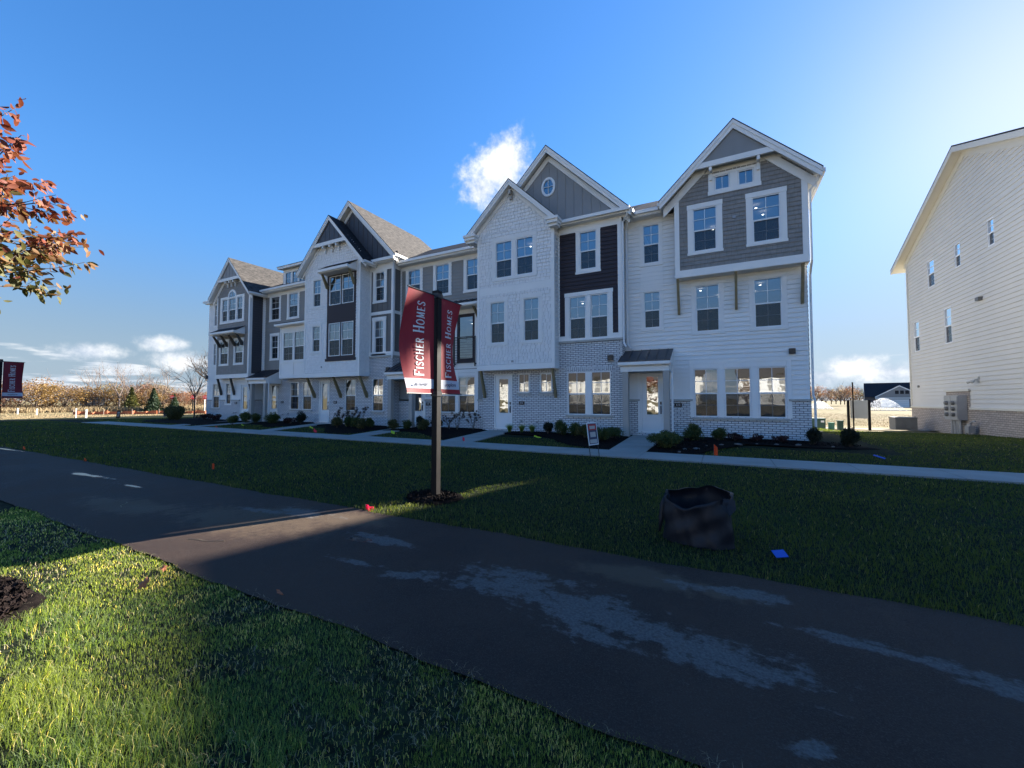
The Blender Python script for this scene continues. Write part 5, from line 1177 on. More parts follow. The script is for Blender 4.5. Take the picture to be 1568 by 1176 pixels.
def marker(x, y, m, label, hgt=.2, fl=(.11, .08), rz=0, droop=.3):
    t = thing('marker_flag', label, 'marker flag', (x, y, 0), 'marker flags in the grass')
    w = MB(); w.tube([(x, y, -.02), (x+.01, y, hgt)], .003, 5); w.build('wire', 'wire', t)
    f = MB(); n = 6; c, s = math.cos(rz), math.sin(rz)
    for i in range(n+1):
        u = i/n*fl[0]; d = .02*math.sin(i*1.4)
        for v in (0, 1): f.v.append((x+.01+c*u-s*d, y+s*u+c*d, hgt-fl[1]*v-droop*u))
    for i in range(n): o = i*2; f.f.append((o, o+1, o+3, o+2))
    f.build('flag', m, t); return t
marker(-4.36, 4.02, 'flag_pink', 'crumpled pink flag at the path edge in the sunlit strip', .085, (.11, .07), .3)
marker(-19.0, 4.1, 'flag_orange', 'small orange flag farthest left along the path edge', .10, (.14, .07)); marker(-13.95, 4.0, 'flag_orange', 'orange flag beside the path between the two sky puddles', .08, (.11, .06))
marker(-9.7, 4.75, 'flag_orange', 'thin upright orange flag standing alone in the lawn left of the post', .16, (.035, .11), 0, .6)
marker(-16.9, 12.45, 'flag_pink', 'pink flag at the sidewalk in front of the third house from left', .2, (.2, .14), 0, .5)
marker(-19.6, 14.2, 'flag_lime', 'yellow green flag behind the pink one before the plum panel house', .13, (.25, .07)); marker(-12.84, 13.2, 'flag_lime', 'yellow green flag on the grass left of the big banner post', .2, (.2, .12), 0, .2)
marker(-8.4, 12.2, 'flag_pink', 'small red flag where the walk meets the sidewalk right of the post', .2, (.07, .14), 0, .8); marker(-6.8, 14.9, 'flag_lime', 'yellow green flag in the small lawn before the white shingle bay', .1, (.3, .06), .4)
marker(-.27, 12.25, 'flag_orange', 'orange flag before the mulch bed of the right end house', .32, (.09, .28), 0, 1.0); marker(-25.2, 13.8, 'flag_lime', 'pale yellow flag before the left end houses', .12, (.25, .07))
marker(-24.7, 12.2, 'flag_orange', 'faint orange flag on the sidewalk edge before the left houses', .1, (.3, .1))
def realty_sign():
    t = thing('yard_sign', 'tilted tall yard sign with red and navy panel on two black legs', 'sign', (-3.06, 10.5, 0), rz=0)
    a = R(72); lean = .12
    def P(u, d, z): return (-3.05+u*math.cos(a)+d*math.sin(a)-z*lean+.05, 10.45+u*math.sin(a)-d*math.cos(a), z)
    def slab(u0, u1, z0, z1, d0, d1, b):
        v = [P(u, d, z) for z in (z0, z1) for u, d in ((u0, d0), (u1, d0), (u1, d1), (u0, d1))]
        for q in ((3, 2, 1, 0), (4, 5, 6, 7), (0, 1, 5, 4), (1, 2, 6, 5), (2, 3, 7, 6), (3, 0, 4, 7)): b.poly(*[v[i] for i in q])
    b = MB(); slab(-.22, .22, .33, .92, -.006, .006, b); p = b.build('panel', 'sign_white', t)
    b = MB(); slab(-.19, .19, .36, .89, .0065, .009, b); b.build('navy_field', 'sign_navy', p)
    b = MB(); slab(-.17, .17, .72, .87, .0095, .012, b); b.build('red_field', 'sign_red', p)
    b = MB(); slab(-.12, .12, .75, .83, .0125, .014, b); slab(-.12, .12, .54, .67, .0095, .012, b); slab(-.16, .16, .38, .48, .0095, .012, b); b.build('light_fields', 'panel_gray', p)
    b = MB()
    for u in (-.2, .2): slab(u-.008, u+.008, -.05, .94, -.02, -.007, b)
    b.build('leg', 'black_metal', t)
realty_sign()
def small_sign(x, y, w, h, z, label, lean, m='sign_navy'):
    t = thing('yard_sign', label, 'sign', (x, y, 0)); b = MB()
    a = R(35); c, s = math.cos(a), math.sin(a)
    def q(u, d, zz): return (x+c*u-s*d+lean*zz, y+s*u+c*d, zz)
    v = [q(u, d, zz) for zz in (z, z+h) for u, d in ((-w/2, -.01), (w/2, -.01), (w/2, .01), (-w/2, .01))]
    for f in ((3, 2, 1, 0), (4, 5, 6, 7), (0, 1, 5, 4), (1, 2, 6, 5), (2, 3, 7, 6), (3, 0, 4, 7)): b.poly(*[v[i] for i in f])
    p = b.build('panel', m, t)
    b = MB()
    for zz in (.25, .5, .72): b.poly(q(-w*.3, -.013, z+h*zz), q(w*.3, -.013, z+h*zz), q(w*.3, -.013, z+h*(zz+.08)), q(-w*.3, -.013, z+h*(zz+.08)))
    b.build('print', 'letter_white', p)
    b = MB()
    for u in (-w*.4, w*.4): b.tube([q(u, 0, -.02), q(u, 0, z+.02)], .012, 5)
    b.build('leg', 'black_metal', t)
small_sign(-40.3, 16.4, .75, .62, .18, 'dark navy yard sign left of the townhouse row', .05); small_sign(-44.0, 14.5, .28, .62, .05, 'thin dark leaning sign at the edge of the sunlit field', .3, 'black_metal')

# ------------------------------------------------------------------ planting
def leafmat(name, c1, c2, tr=.3):
    g = NT(name); at = g.N.new('ShaderNodeAttribute'); at.attribute_name = 'tint'; col = g.mix(at.outputs['Fac'], c1, c2); g.L.new(col, g.b.inputs['Base Color']); g.b.inputs['Roughness'].default_value = .6; g.b.inputs['Specular IOR Level'].default_value = .3
    tn = g.N.new('ShaderNodeBsdfTranslucent'); g.L.new(g.mix(1.0, col, (1.5, 1.5, 1.1), 'MULTIPLY'), tn.inputs[0]); ms = g.N.new('ShaderNodeMixShader'); ms.inputs[0].default_value = tr
    g.L.new(g.b.outputs[0], ms.inputs[1]); g.L.new(tn.outputs[0], ms.inputs[2]); g.L.new(ms.outputs[0], g.N['Material Output'].inputs[0])
leafmat('leaf_shrub', (.035, .055, .018), (.10, .12, .035)); leafmat('leaf_olive', (.05, .055, .02), (.12, .11, .04)); leafmat('leaf_dark', (.012, .018, .010), (.03, .035, .02)); leafmat('leaf_plum', (.03, .012, .012), (.07, .03, .03))
leafmat('leaf_gold', (.19, .11, .035), (.33, .21, .07)); leafmat('leaf_orange', (.17, .09, .04), (.28, .16, .08)); leafmat('leaf_russet', (.17, .07, .04), (.32, .15, .08)); leafmat('leaf_green', (.07, .08, .025), (.19, .18, .05)); leafmat('leaf_tan', (.22, .15, .10), (.36, .26, .18)); leafmat('leaf_conifer', (.02, .04, .022), (.055, .085, .045))
leafmat('leaf_red', (.16, .035, .022), (.27, .095, .05), .28); leafmat('leaf_mid', (.17, .085, .035), (.26, .15, .07), .28); leafmat('leaf_olive_big', (.075, .085, .03), (.19, .165, .07), .28)
leafmat('seed_head', (.035, .02, .015), (.08, .045, .03), 0); leafmat('twig', (.12, .09, .07), (.22, .17, .13), 0)
def cards(name, m, P, size, parent, tint=None, aspect=1.0, nrm=None):
    """many small leaf-shaped faces (kite of two triangles) at points P"""
    n = len(P); size = np.broadcast_to(size, (n,))
    d = rng.normal(size=(n, 3)); d /= np.linalg.norm(d, axis=1)[:, None]
    e = rng.normal(size=(n, 3)); e -= d*(d*e).sum(1)[:, None]; e /= np.linalg.norm(e, axis=1)[:, None]
    if nrm is not None: d = nrm
    V = np.zeros((n, 4, 3)); s = size[:, None]
    V[:, 0] = P-d*s*.5*aspect; V[:, 1] = P+e*s*.32; V[:, 2] = P+d*s*.5*aspect; V[:, 3] = P-e*s*.32
    me = bpy.data.meshes.new(name); me.vertices.add(n*4); me.vertices.foreach_set('co', V.reshape(-1)); me.loops.add(n*4); me.loops.foreach_set('vertex_index', np.arange(n*4, dtype=np.int32))
    me.polygons.add(n); me.polygons.foreach_set('loop_start', np.arange(0, n*4, 4, dtype=np.int32)); me.polygons.foreach_set('loop_total', np.full(n, 4, dtype=np.int32))
    if tint is None: tint = rng.random(n)
    at = me.attributes.new('tint', 'FLOAT', 'POINT'); at.data.foreach_set('value', np.repeat(tint, 4).astype(np.float32)); me.update(); me.materials.append(MATS[m])
    o = bpy.data.objects.new(name, me); COL.objects.link(o); o.parent = parent; return o
def blob(n, r, rz, z, lumps=6, shell=.55, rg=None):
    """points through a lumpy crown"""
    rg = rg or rng; C_ = rg.normal(size=(lumps, 3)); C_ /= np.linalg.norm(C_, axis=1)[:, None]; C_ *= rg.uniform(.3, .62, lumps)[:, None]
    rad = rg.uniform(.32, .55, lumps); k = rg.integers(0, lumps, n); d = rg.normal(size=(n, 3)); d /= np.linalg.norm(d, axis=1)[:, None]
    q = C_[k]+d*(rad[k]*rg.uniform(shell, 1, n)**.6)[:, None]
    return q*np.array([r, r, rz])+np.array([0, 0, z])
def shrub(kind, x, y, sc, label, group):
    t = local(thing('shrub', label, 'shrub', (x, y, .03), group)); t.rotation_euler.z = rng.uniform(0, 6)
    if kind in ('round', 'olive', 'dark', 'spread'):
        m = {'round': 'leaf_shrub', 'olive': 'leaf_olive', 'dark': 'leaf_dark', 'spread': 'leaf_shrub'}[kind]; r, h = (.32, .30) if kind != 'spread' else (.48, .27)
        if kind == 'dark': r, h = .25, .30
        P = blob(3300, r*sc*rng.uniform(.9, 1.12), h*sc*rng.uniform(.85, 1.15), h*sc*.9, 16, .25); P += rng.normal(0, .018, P.shape); P = P[P[:, 2] > 0]; cards('foliage', m, P, rng.uniform(.022, .045, len(P))*sc, t, aspect=1.9)
        b = MB()
        for k in range(6): a = k*1.05; b.tube([(0, 0, -.02), (math.cos(a)*r*sc*.5, math.sin(a)*r*sc*.5, h*sc)], [.012, .004], 5)
        b.build('stem', 'bark', t)
    elif kind == 'grassy':
        n = 500; a = rng.uniform(0, 6.283, n); l = rng.uniform(.1, .55, n); h = rng.uniform(.2, .36, n)*sc; P0 = np.stack([.05*np.cos(a), .05*np.sin(a), 0*a], 1)
        o = blades('foliage', 'grass_blade', P0, h, np.full(n, .009), l*1.3, rng.random(n)*.8); del o['kind']; o.parent = t
    elif kind == 'stems':
        b = MB(); hd = []
        for k in range(11):
            a = rng.uniform(0, 6.28); rr = rng.uniform(.1, .34)*sc; hh = rng.uniform(.35, .72)*sc; m_ = (math.cos(a)*rr*.45, math.sin(a)*rr*.45, hh*.6); e = (math.cos(a)*rr, math.sin(a)*rr, hh)
            b.tube([(0, 0, -.02), m_, e], [.008, .006, .004], 5); hd.append(e)
            if k % 2: e2 = (e[0]+.06, e[1]-.03, hh*.85); b.tube([m_, e2], [.005, .003], 4); hd.append(e2)
        b.build('stem', 'bark', t)
        P = np.concatenate([np.array(e)+rng.normal(0, .022*sc, (40, 3)) for e in hd]); cards('seed_heads', 'seed_head', P, .035*sc, t)
    elif kind == 'low':
        P = blob(420, .26*sc, .13*sc, .12*sc, 7); cards('foliage', 'leaf_plum', P, .05*sc, t, aspect=1.3)
        b = MB()
        for k in range(7): a = rng.uniform(0, 6.28); b.tube([(0, 0, -.02), (math.cos(a)*.2*sc, math.sin(a)*.2*sc, .2*sc)], [.006, .003], 4)
        b.build('stem', 'bark_pale', t)
    return t
G6 = 'shrubs in the bed of the right end house'; G5 = 'shrubs in the bed of the white shingle bay house'; G4 = 'shrubs in the bed behind the banner post'; G3 = 'shrubs in the bed of the plum panel house'; G2 = 'shrubs before the dormer house'; G1 = 'shrubs round the left end house'
for a in [('spread', -1.62, 13.3, 1.15, 'widest spreading green shrub beside the right entrance walk', G6), ('spread', -1.75, 14.6, 1.0, 'spreading shrub directly behind the widest one near the right door post', G6), ('round', -1.0, 16.2, 1.15, 'round green shrub below the left pane of the triple window', G6), ('round', -.2, 16.6, .95, 'round green shrub below the middle of the triple window', G6),
          ('low', .35, 16.9, 1.25, 'low bare reddish plant right of the round shrubs on the right bed', G6), ('low', 1.0, 17.0, 1.2, 'middle low reddish plant under the triple window', G6), ('low', 1.75, 16.9, 1.15, 'low reddish plant nearest the right house corner', G6), ('dark', 2.65, 16.6, 1.15, 'dark shrub at the right corner of the row', G6), ('dark', 3.5, 16.4, 1.2, 'dark shrub farthest right past the house corner', G6),
          ('grassy', -8.75, 16.5, 1.25, 'leftmost grassy tuft right of the white door', G5), ('grassy', -8.25, 16.75, 1.2, 'middle grassy tuft under the number plaque', G5), ('grassy', -7.75, 16.8, 1.2, 'rightmost grassy tuft under the small square window', G5), ('dark', -6.85, 16.5, 1.1, 'dark oval shrub left of the double window', G5), ('round', -6.1, 16.2, 1.15, 'round shrub just right of the dark oval one', G5), ('round', -5.45, 16.1, 1.15, 'round shrub under the left pane of the double window', G5), ('olive', -4.8, 15.3, 1.15, 'olive shrub just behind the tilted yard sign', G5), ('spread', -4.05, 14.4, 1.15, 'widest spreading shrub right of the tilted yard sign', G5), ('spread', -3.9, 15.9, 1.0, 'spreading shrub at the foot of the left porch post', G5),
          ('round', -17.0, 15.9, 1.1, 'green shrub under the window left of the hidden porch', G3), ('olive', -14.75, 15.3, 1.0, 'pale olive shrub at the left porch post behind the banner', G4), ('round', -14.2, 15.7, .95, 'green shrub between the two porch posts behind the banner', G4), ('dark', -14.3, 16.8, 1.2, 'dark shrub at the foot of the right porch post', G4), ('olive', -13.15, 15.7, 1.1, 'olive shrub just left of the banner post', G4), ('dark', -12.75, 16.3, 1.3, 'dark shrub half hidden by the banner post', G4),
          ('stems', -12.35, 16.8, 1.1, 'dried flower stems just right of the banner post', G4), ('stems', -11.75, 16.6, 1.45, 'tall dried flower stems under the double window', G4), ('stems', -11.2, 17.2, 1.3, 'dried flower stems nearest the white shingle bay', G4),
          ('olive', -18.45, 15.0, 1.1, 'yellow green shrub left in the plum panel house bed', G3), ('round', -18.5, 15.8, 1.1, 'green shrub behind the yellow green one', G3), ('round', -17.3, 15.3, 1.15, 'green shrub in the middle of the plum panel house bed', G3), ('olive', -16.3, 14.7, 1.05, 'pale shrub nearest the sidewalk in the plum panel house bed', G3), ('stems', -20.4, 16.9, 1.4, 'left clump of dried dark flower heads by the plum panel house', G3), ('stems', -19.4, 16.8, 1.45, 'middle clump of dried dark flower heads by the plum panel house', G3), ('stems', -18.5, 16.7, 1.5, 'right clump of dried dark flower heads by the plum panel house', G3),
          ('round', -25.5, 15.9, 1.45, 'round dark green shrub right of the twin doors', G2), ('low', -24.4, 16.3, 1.8, 'reddish twiggy plant before the dormer house', G2), ('dark', -23.5, 16.4, 1.4, 'dark low shrub beside the third door from left', G2),
          ('round', -26.3, 13.9, 1.15, 'green shrub beside the walk left of the porch posts', G1), ('round', -28.0, 15.6, 1.35, 'green shrub before the left porch post', G1), ('round', -27.2, 15.8, 1.2, 'green shrub before the right porch post', G1), ('dark', -39.6, 16.8, 1.9, 'dark round bush at the foot of the young bare tree', G1), ('olive', -36.6, 15.4, 2.2, 'large olive bush at the left end of the row', G1), ('olive', -37.8, 15.6, 1.9, 'second large olive bush farthest left of the row', G1), ('low', -35.6, 16.8, 2.2, 'low twiggy plant under the first window of the left house', G1), ('low', -33.6, 16.6, 2.0, 'low twiggy plant under the small window of the left house', G1)]:
    shrub(*a)
def chips():
    P = []
    for (cx, cy, rx, ry, n) in ((-4.93, .58, .78, .52, 9000), (-3.98, 4.98, .40, .32, 1800), (-1.2, 14.6, .9, 2.2, 1600), (1.8, 16.9, 2.1, .9, 1600), (-4.2, 14.6, .8, 1.6, 900), (-7, 16.7, 1.9, .8, 900)):
        a = rng.uniform(0, 6.283, n); r = rng.random(n)**.5; P.append(np.stack([cx+rx*r*np.cos(a), cy+ry*r*np.sin(a), .035+rng.uniform(0, .03, n)], 1))
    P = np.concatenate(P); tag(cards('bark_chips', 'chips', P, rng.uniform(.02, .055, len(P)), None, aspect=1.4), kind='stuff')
chips()
# small stones along the beds
def stone(x, y, s, k):
    b = MB(); v = []
    rr = random.Random(k)
    bm = bmesh_ico(1); vs, fs = bm
    for p in vs: q = 1+rr.uniform(-.2, .2); b.v.append((p[0]*s*q*1.5, p[1]*s*q, p[2]*s*.6*q))
    b.f = fs; o = b.build('stone', 'rock'); o.location = (x, y, .05); o.rotation_euler.z = rr.uniform(0, 6)
    tag(o, 'small pale bed stone, ' + ['first', 'second', 'third', 'fourth', 'fifth', 'sixth', 'seventh', 'eighth', 'ninth', 'tenth'][k] + ' from the right entrance walk towards the corner', 'stone', 'pale stones on the right mulch bed')
def bmesh_ico(n):
    import bmesh
    bm = bmesh.new(); bmesh.ops.create_icosphere(bm, subdivisions=n, radius=1); r = ([tuple(v.co) for v in bm.verts], [tuple(v.index for v in f.verts) for f in bm.faces]); bm.free(); return r
for k, (x, y) in enumerate([(-1.14, 12.35), (-1.05, 13.1), (-.75, 13.35), (-.52, 14.4), (-.1, 14.9), (.4, 15.3), (.95, 15.75), (1.5, 15.85), (2.1, 15.95), (3.0, 15.9)]): stone(x, y, .045+.02*(k % 3), k)
def leaf_litter():
    for k, (x, y, s) in enumerate([(-4.12, 1.56, .055), (-4.32, 1.76, .03), (-3.0, 1.95, .03)]):
        b = MB(); n = 12; P = [(math.cos(6.283*i/n)*s*(1 if i % 2 else .62), math.sin(6.283*i/n)*s*(1.2 if i % 2 else .6), .012*math.sin(i)) for i in range(n)]
        for i in range(n): b.poly((0, 0, .01), P[i], P[(i+1) % n])
        o = b.build('fallen_leaf', 'dead_leaf'); o.location = (x, y, .05); o.rotation_euler = (R(50), R(10), k*1.3)
        tag(o, ['large curled brown leaf lying on the sunlit grass', 'small brown leaf on the grass nearer the path', 'small brown leaf at the very edge of the path'][k], 'leaf', 'fallen leaves by the path')
leaf_litter()
def path_debris():
    for k, (x, y, l, r_, lab) in enumerate([(-4.9, 2.35, .42, 20, 'long thin dry straw lying on the sunlit part of the path'), (-7.6, 2.6, .35, -30, 'thin dry straw lying on the shaded path at the left')]):
        b = MB(); n = 6; c, s = math.cos(R(r_)), math.sin(R(r_)); b.tube([(x+c*l*(i/n-.5)-s*.02*math.sin(i), y+s*l*(i/n-.5)+c*.02*math.sin(i*1.3), .018) for i in range(n+1)], .0025, 5); tag(b.build('dry_straw', 'straw'), lab, 'straw')
path_debris()
# ------------------------------------------------------------------ trees
def branches(b, p, d, l, r, depth, rg, ends, spread=.55, up=.1, taper=.72, nseg=3, kids=(2, 4)):
    pts = [p]; rs = [r]
    for k in range(nseg):
        d = (d+Vector(rg.normal(0, .10, 3))+Vector((0, 0, up*.4))).normalized(); p = p+d*(l/nseg); pts.append(p); rs.append(r*(1-(1-taper)*(k+1)/nseg))
    b.tube(pts, rs, 6 if r > .02 else 4, cap=False)
    if depth == 0: ends.append((p, d)); return
    for k in range(rg.integers(*kids)):
        t = rg.uniform(.45, 1) if k else 1; q = pts[0].lerp(pts[-1], t) if t < 1 else p; i = min(nseg, int(t*nseg)); q = pts[i] if i else q
        a = Vector(rg.normal(0, 1, 3)); a = (a-d*a.dot(d)).normalized()
        branches(b, q, (d+a*spread*rg.uniform(.6, 1.3)).normalized(), l*rg.uniform(.62, .85), rs[i]*.72, depth-1, rg, ends, spread, up, taper, nseg, kids)
def bare_tree(name, x, y, h, label, m='bark', depth=5, r=.1, seed=1, group=None, tl=.32, kids=(2, 4), spread=.55):
    t = local(thing(name, label, 'tree', (x, y, -.03), group)); rg = np.random.default_rng(seed); b = MB(); e = []
    b0 = MB(); top = Vector((0, 0, h*tl)); b0.tube([(0, 0, -.05), (0, 0, h*tl*.5), tuple(top)], [r*1.2, r, r*.85], 8); b0.build('trunk', m, t)
    for k in range(4):
        a = k*1.6+rg.uniform(0, .5); branches(b, Vector((0, 0, h*tl*rg.uniform(.75, 1))), Vector((math.cos(a)*.6, math.sin(a)*.6, 1)).normalized(), h*.26, r*.6, depth-1, rg, e, spread, .15, kids=kids)
    b.build('branches', m, t); return t, e
def leafy(kind, m, x, y, h, label, group, seed, r=None, n=1500, sparse=.5):
    r = r or h*.42; rg = np.random.default_rng(seed); t = local(thing(kind, label, 'tree', (x, y, -.03), group))
    b = MB(); e = []
    b.tube([(0, 0, 0), (0, 0, h*.3)], [h*.022, h*.016], 6); b.build('trunk', 'bark', t)
    b = MB()
    for k in range(5): a = k*1.3; branches(b, Vector((0, 0, h*.12)), Vector((math.cos(a)*.7, math.sin(a)*.7, 1)).normalized(), h*.36, h*.012, 3, rg, e, .5, .1, kids=(2, 4))
    b.build('branches', 'bark_pale', t)
    P = blob(n, r, h*.44, h*.52, 11, .35, rg); P = P[P[:, 2] > .1]; cards('crown', m, P, h*rg.uniform(.022, .05, len(P)), t, tint=np.clip(rg.random(len(P))*.6+.4*((P[:, 2]/h)), 0, 1)); return t
TG = 'autumn trees along the far edge of the field'
def at(b, d): return d*math.sin(R(b)), d*math.cos(R(b))
kinds = [('leaf_russet', 'brown'), ('leaf_gold', 'golden yellow'), ('leaf_orange', 'orange'), ('leaf_tan', 'tan half bare'), ('leaf_green', 'olive green'), ('leaf_russet', 'russet')]
row = [(-80.6, 84, 7, 0), (-79.2, 80, 4.6, 0), (-78.2, 86, 6.6, 0), (-77.2, 80, 6.4, 1), (-76.3, 82, 6.8, 2), (-75.4, 82, 6.5, 1), (-74.7, 88, 5.2, 3), (-74.0, 84, 5.6, 2), (-73.2, 92, 5, 0), (-72.6, 84, 6.4, 1), (-71.9, 88, 6.0, 4), (-71.2, 84, 5.6, 3), (-70.7, 90, 6.6, 5), (-70.0, 86, 7.2, 5), (-69.5, 83, 5.2, 1), (-69.0, 90, 6.8, 4), (-68.4, 86, 6.2, 3), (-67.8, 92, 6.2, 2), (-67.2, 86, 5.0, 0), (-66.6, 94, 5.2, 3), (-66.0, 90, 5.0, 5), (-65.3, 96, 5.4, 3), (-64.6, 90, 5.2, 0), (-63.8, 94, 5.6, 3)]
order = ['first', 'second', 'third', 'fourth', 'fifth', 'sixth', 'seventh', 'eighth', 'ninth', 'tenth', 'eleventh', 'twelfth', 'thirteenth', 'fourteenth', 'fifteenth', 'sixteenth', 'seventeenth', 'eighteenth', 'nineteenth', 'twentieth', 'twenty-first', 'twenty-second', 'twenty-third', 'twenty-fourth']
for i, (b_, d_, h_, k) in enumerate(row):
    x, y = at(b_, d_); leafy('autumn_tree', kinds[k][0], x, y, h_*.74, f'{kinds[k][1]} autumn tree, {order[i]} from the left along the far field edge', TG, 100+i, r=h_*.52, n=1700)
for i, (b_, d_, h_, lab) in enumerate([(-73.6, 88, 9.5, 'tall bare tree right of the golden trees in the far tree line'), (-70.9, 82, 9.0, 'slim pale bare tree in the far tree line'), (-68.5, 84, 10.2, 'tallest bare tree in the far tree line behind the small fir'), (-71.7, 80, 9.3, 'slim bare sapling behind the mailbox cluster'), (-65.6, 84, 8.0, 'bare tree behind the red stop signs')]):
    x, y = at(b_, d_); bare_tree('bare_tree', x, y, h_*.78, lab, 'bark_pale', 5, .09, 40+i, 'bare trees in the far tree line')
x, y = at(-63.6, 78); bare_tree('bare_tree', x, y, 11.5, 'large bare tree showing behind the left end townhouse', 'bark', 6, .22, 77, None, .22)
bare_tree('young_tree', -38.9, 17.6, 4.9, 'young bare tree with dark trunk in the left end mulch bed', 'bark', 5, .055, 9, None, .42)
def conifer(x, y, h, label, g, seed, m='leaf_conifer'):
    rg = np.random.default_rng(seed); t = local(thing('fir_tree', label, 'tree', (x, y, -.03), g)); n = 1600; z = rg.random(n)**1.5; a = rg.uniform(0, 6.283, n); rr = (1-z)*h*.42*(.55+.45*np.sin(z*40)**2)*rg.uniform(.5, 1, n)
    P = np.stack([rr*np.cos(a), rr*np.sin(a), z*h*.97+.08], 1); cards('crown', m, P, h*.07, t, aspect=1.8); b = MB(); b.tube([(0, 0, 0), (0, 0, h*.8)], [.06, .02], 6); b.build('trunk', 'bark', t)
for i, (b_, d_, h_, l) in enumerate([(-69.1, 76, 3.2, 'wider dark fir standing in the field left of the red signs'), (-67.4, 76, 2.4, 'small dark fir between two red stop signs')]): x, y = at(b_, d_); conifer(x, y, h_, l, 'young firs in the field', i)
x, y = at(-70.8, 78); conifer(x, y, 3.3, 'slim yellow green fir left of the two dark firs', 'young firs in the field', 5, 'leaf_green')
# near tree reaching in from the left
def near_tree():
    t = local(thing('red_leaved_tree', 'tree with red and olive autumn leaves reaching in at the left edge', 'tree', (-5.14, .54, 0))); rg = np.random.default_rng(14)
    b = MB(); b.tube([(0, 0, -.05), (.01, .02, .9), (-.02, .03, 1.9), (0, 0, 2.7), (.05, 0, 3.6)], [.05, .042, .036, .028, .015], 9); b.build('trunk', 'bark', t)
    b = MB(); L = []; ends = []
    for k in range(34):
        z = 1.98+1.12*(k/34)**.9; a = k*2.4+rg.uniform(-.3, .3); ln = (1.08-.25*abs(z-2.4))*rg.uniform(.65, .95)
        if z < 2.15: ln *= .7
        e = []; branches(b, Vector((0, 0, z)), Vector((math.cos(a), math.sin(a), .42)).normalized(), ln*.52, .010, 2, rg, e, .55, .10, kids=(2, 4)); ends += e
    b.build('branches', 'bark', t)
    V = []; F_ = []; T = []
    for (p, d) in ends:
        for k in range(rg.integers(17, 27)):
            q = p-d*rg.uniform(-.02, .24)+Vector(rg.normal(0, .028, 3)); ax = (Vector(rg.normal(0, .6, 3))+Vector((0, 0, -.75))+d*.5).normalized(); s = ax.cross(Vector(rg.normal(0, 1, 3))).normalized(); nn = ax.cross(s)
            l = rg.uniform(.05, .085); w = l*.24; o = len(V); cu = rg.uniform(.1, .3)*l
            prof = [(0, 0), (.22, .75), (.5, 1), (.78, .6), (1, 0)]
            for (u, ww) in prof:
                c = q+ax*l*u-nn*cu*u*u
                V.append(c-s*w*ww+nn*.18*w*ww); V.append(c+s*w*ww+nn*.18*w*ww) 
                V.append(c)
            for j in range(4):
                a0 = o+j*3; F_ += [(a0, a0+2, a0+5, a0+3), (a0+2, a0+1, a0+4, a0+5)]
            T.append(q.z)
    T = np.array(T); V = np.array([tuple(v) for v in V]); nl = len(T); hue = (T-2.4)/.7+rg.normal(0, .28, nl)
    for nm, m, sel in (('red_leaves', 'leaf_red', hue > .75), ('amber_leaves', 'leaf_mid', (hue <= .75) & (hue > .25)), ('olive_leaves', 'leaf_olive_big', hue <= .25)):
        idx = np.where(sel)[0]
        if not len(idx): continue
        me = bpy.data.meshes.new(nm); VV = np.concatenate([V[i*15:(i+1)*15] for i in idx]); FF = []
        for c in range(len(idx)):
            for j in range(4): a0 = c*15+j*3; FF += [(a0, a0+2, a0+5, a0+3), (a0+2, a0+1, a0+4, a0+5)]
        me.from_pydata([tuple(v) for v in VV], [], FF); at_ = me.attributes.new('tint', 'FLOAT', 'POINT'); at_.data.foreach_set('value', np.repeat(rg.random(len(idx)), 15).astype(np.float32)); me.materials.append(MATS[m])
        for p in me.polygons: p.use_smooth = True
        o = bpy.data.objects.new(nm, me); COL.objects.link(o); o.parent = t
near_tree()

# ------------------------------------------------------------------ across the field, left
def stop_sign(x, y, label, post='white_post'):
    t = thing('stop_sign', label, 'sign', (x, y, 0), 'red stop signs at the far side of the field'); a = R(-60); 
    b = MB(); b.box(x-.05, x+.05, y-.05, y+.05, -.05, 1.75); b.build('post', post, t)
    b = MB(); r = .29; c, s = math.cos(a+math.pi/2), math.sin(a+math.pi/2); u = (math.cos(R(68)), math.sin(R(68)))
    P = [(x+.08+u[0]*r*math.cos(R(22.5+45*k)), y-.03+u[1]*r*math.cos(R(22.5+45*k)), 1.95+r*math.sin(R(22.5+45*k))) for k in range(8)]; Q = [(p[0]-.03, p[1]+.012, p[2]) for p in P]
    b.poly(*P); b.poly(*Q[::-1])
    for k in range(8): b.poly(P[k], P[(k+1) % 8], Q[(k+1) % 8], Q[k])
    po = b.build('panel', 'sign_red', t); text('STOP', .18, 'letter_white', po, Matrix.Translation((x+.095, y-.035, 1.95)) @ Matrix.Rotation(R(68), 4, 'Z') @ Matrix.Rotation(R(90), 4, 'X'), 'lettering')
stop_sign(-70.2, 29.0, 'leftmost red stop sign on a white post across the field'); stop_sign(-68.2, 30.6, 'middle red stop sign on a dark post behind the young tree', 'post_dark'); stop_sign(-66.2, 31.2, 'rightmost red stop sign on a white post beside the townhouse corner')
for i, (x, y, l) in enumerate([(-68.6, 14.3, 'white marker post farthest left in the field'), (-63.8, 14.6, 'white marker post second from left in the field'), (-49.2, 13.5, 'white leaning stake third from left in the field'), (-48.4, 13.9, 'white marker post left of the dark leaning sign'), (-61, 29.0, 'short white post between two red stop signs')]):
    t = thing('marker_post', l, 'post', (x, y, 0), 'white marker posts in the field'); b = MB(); w = .055 if i != 2 else .035; h = [.62, .6, .8, .7, .9][i]; b.box(x-w, x+w, y-w, y+w, -.05, h); b.build('post', 'white_post', t); b = MB(); b.box(x-w-.01, x+w+.01, y-w-.01, y+w+.01, h-.10, h+.02); b.build('cap', 'white_post', t)
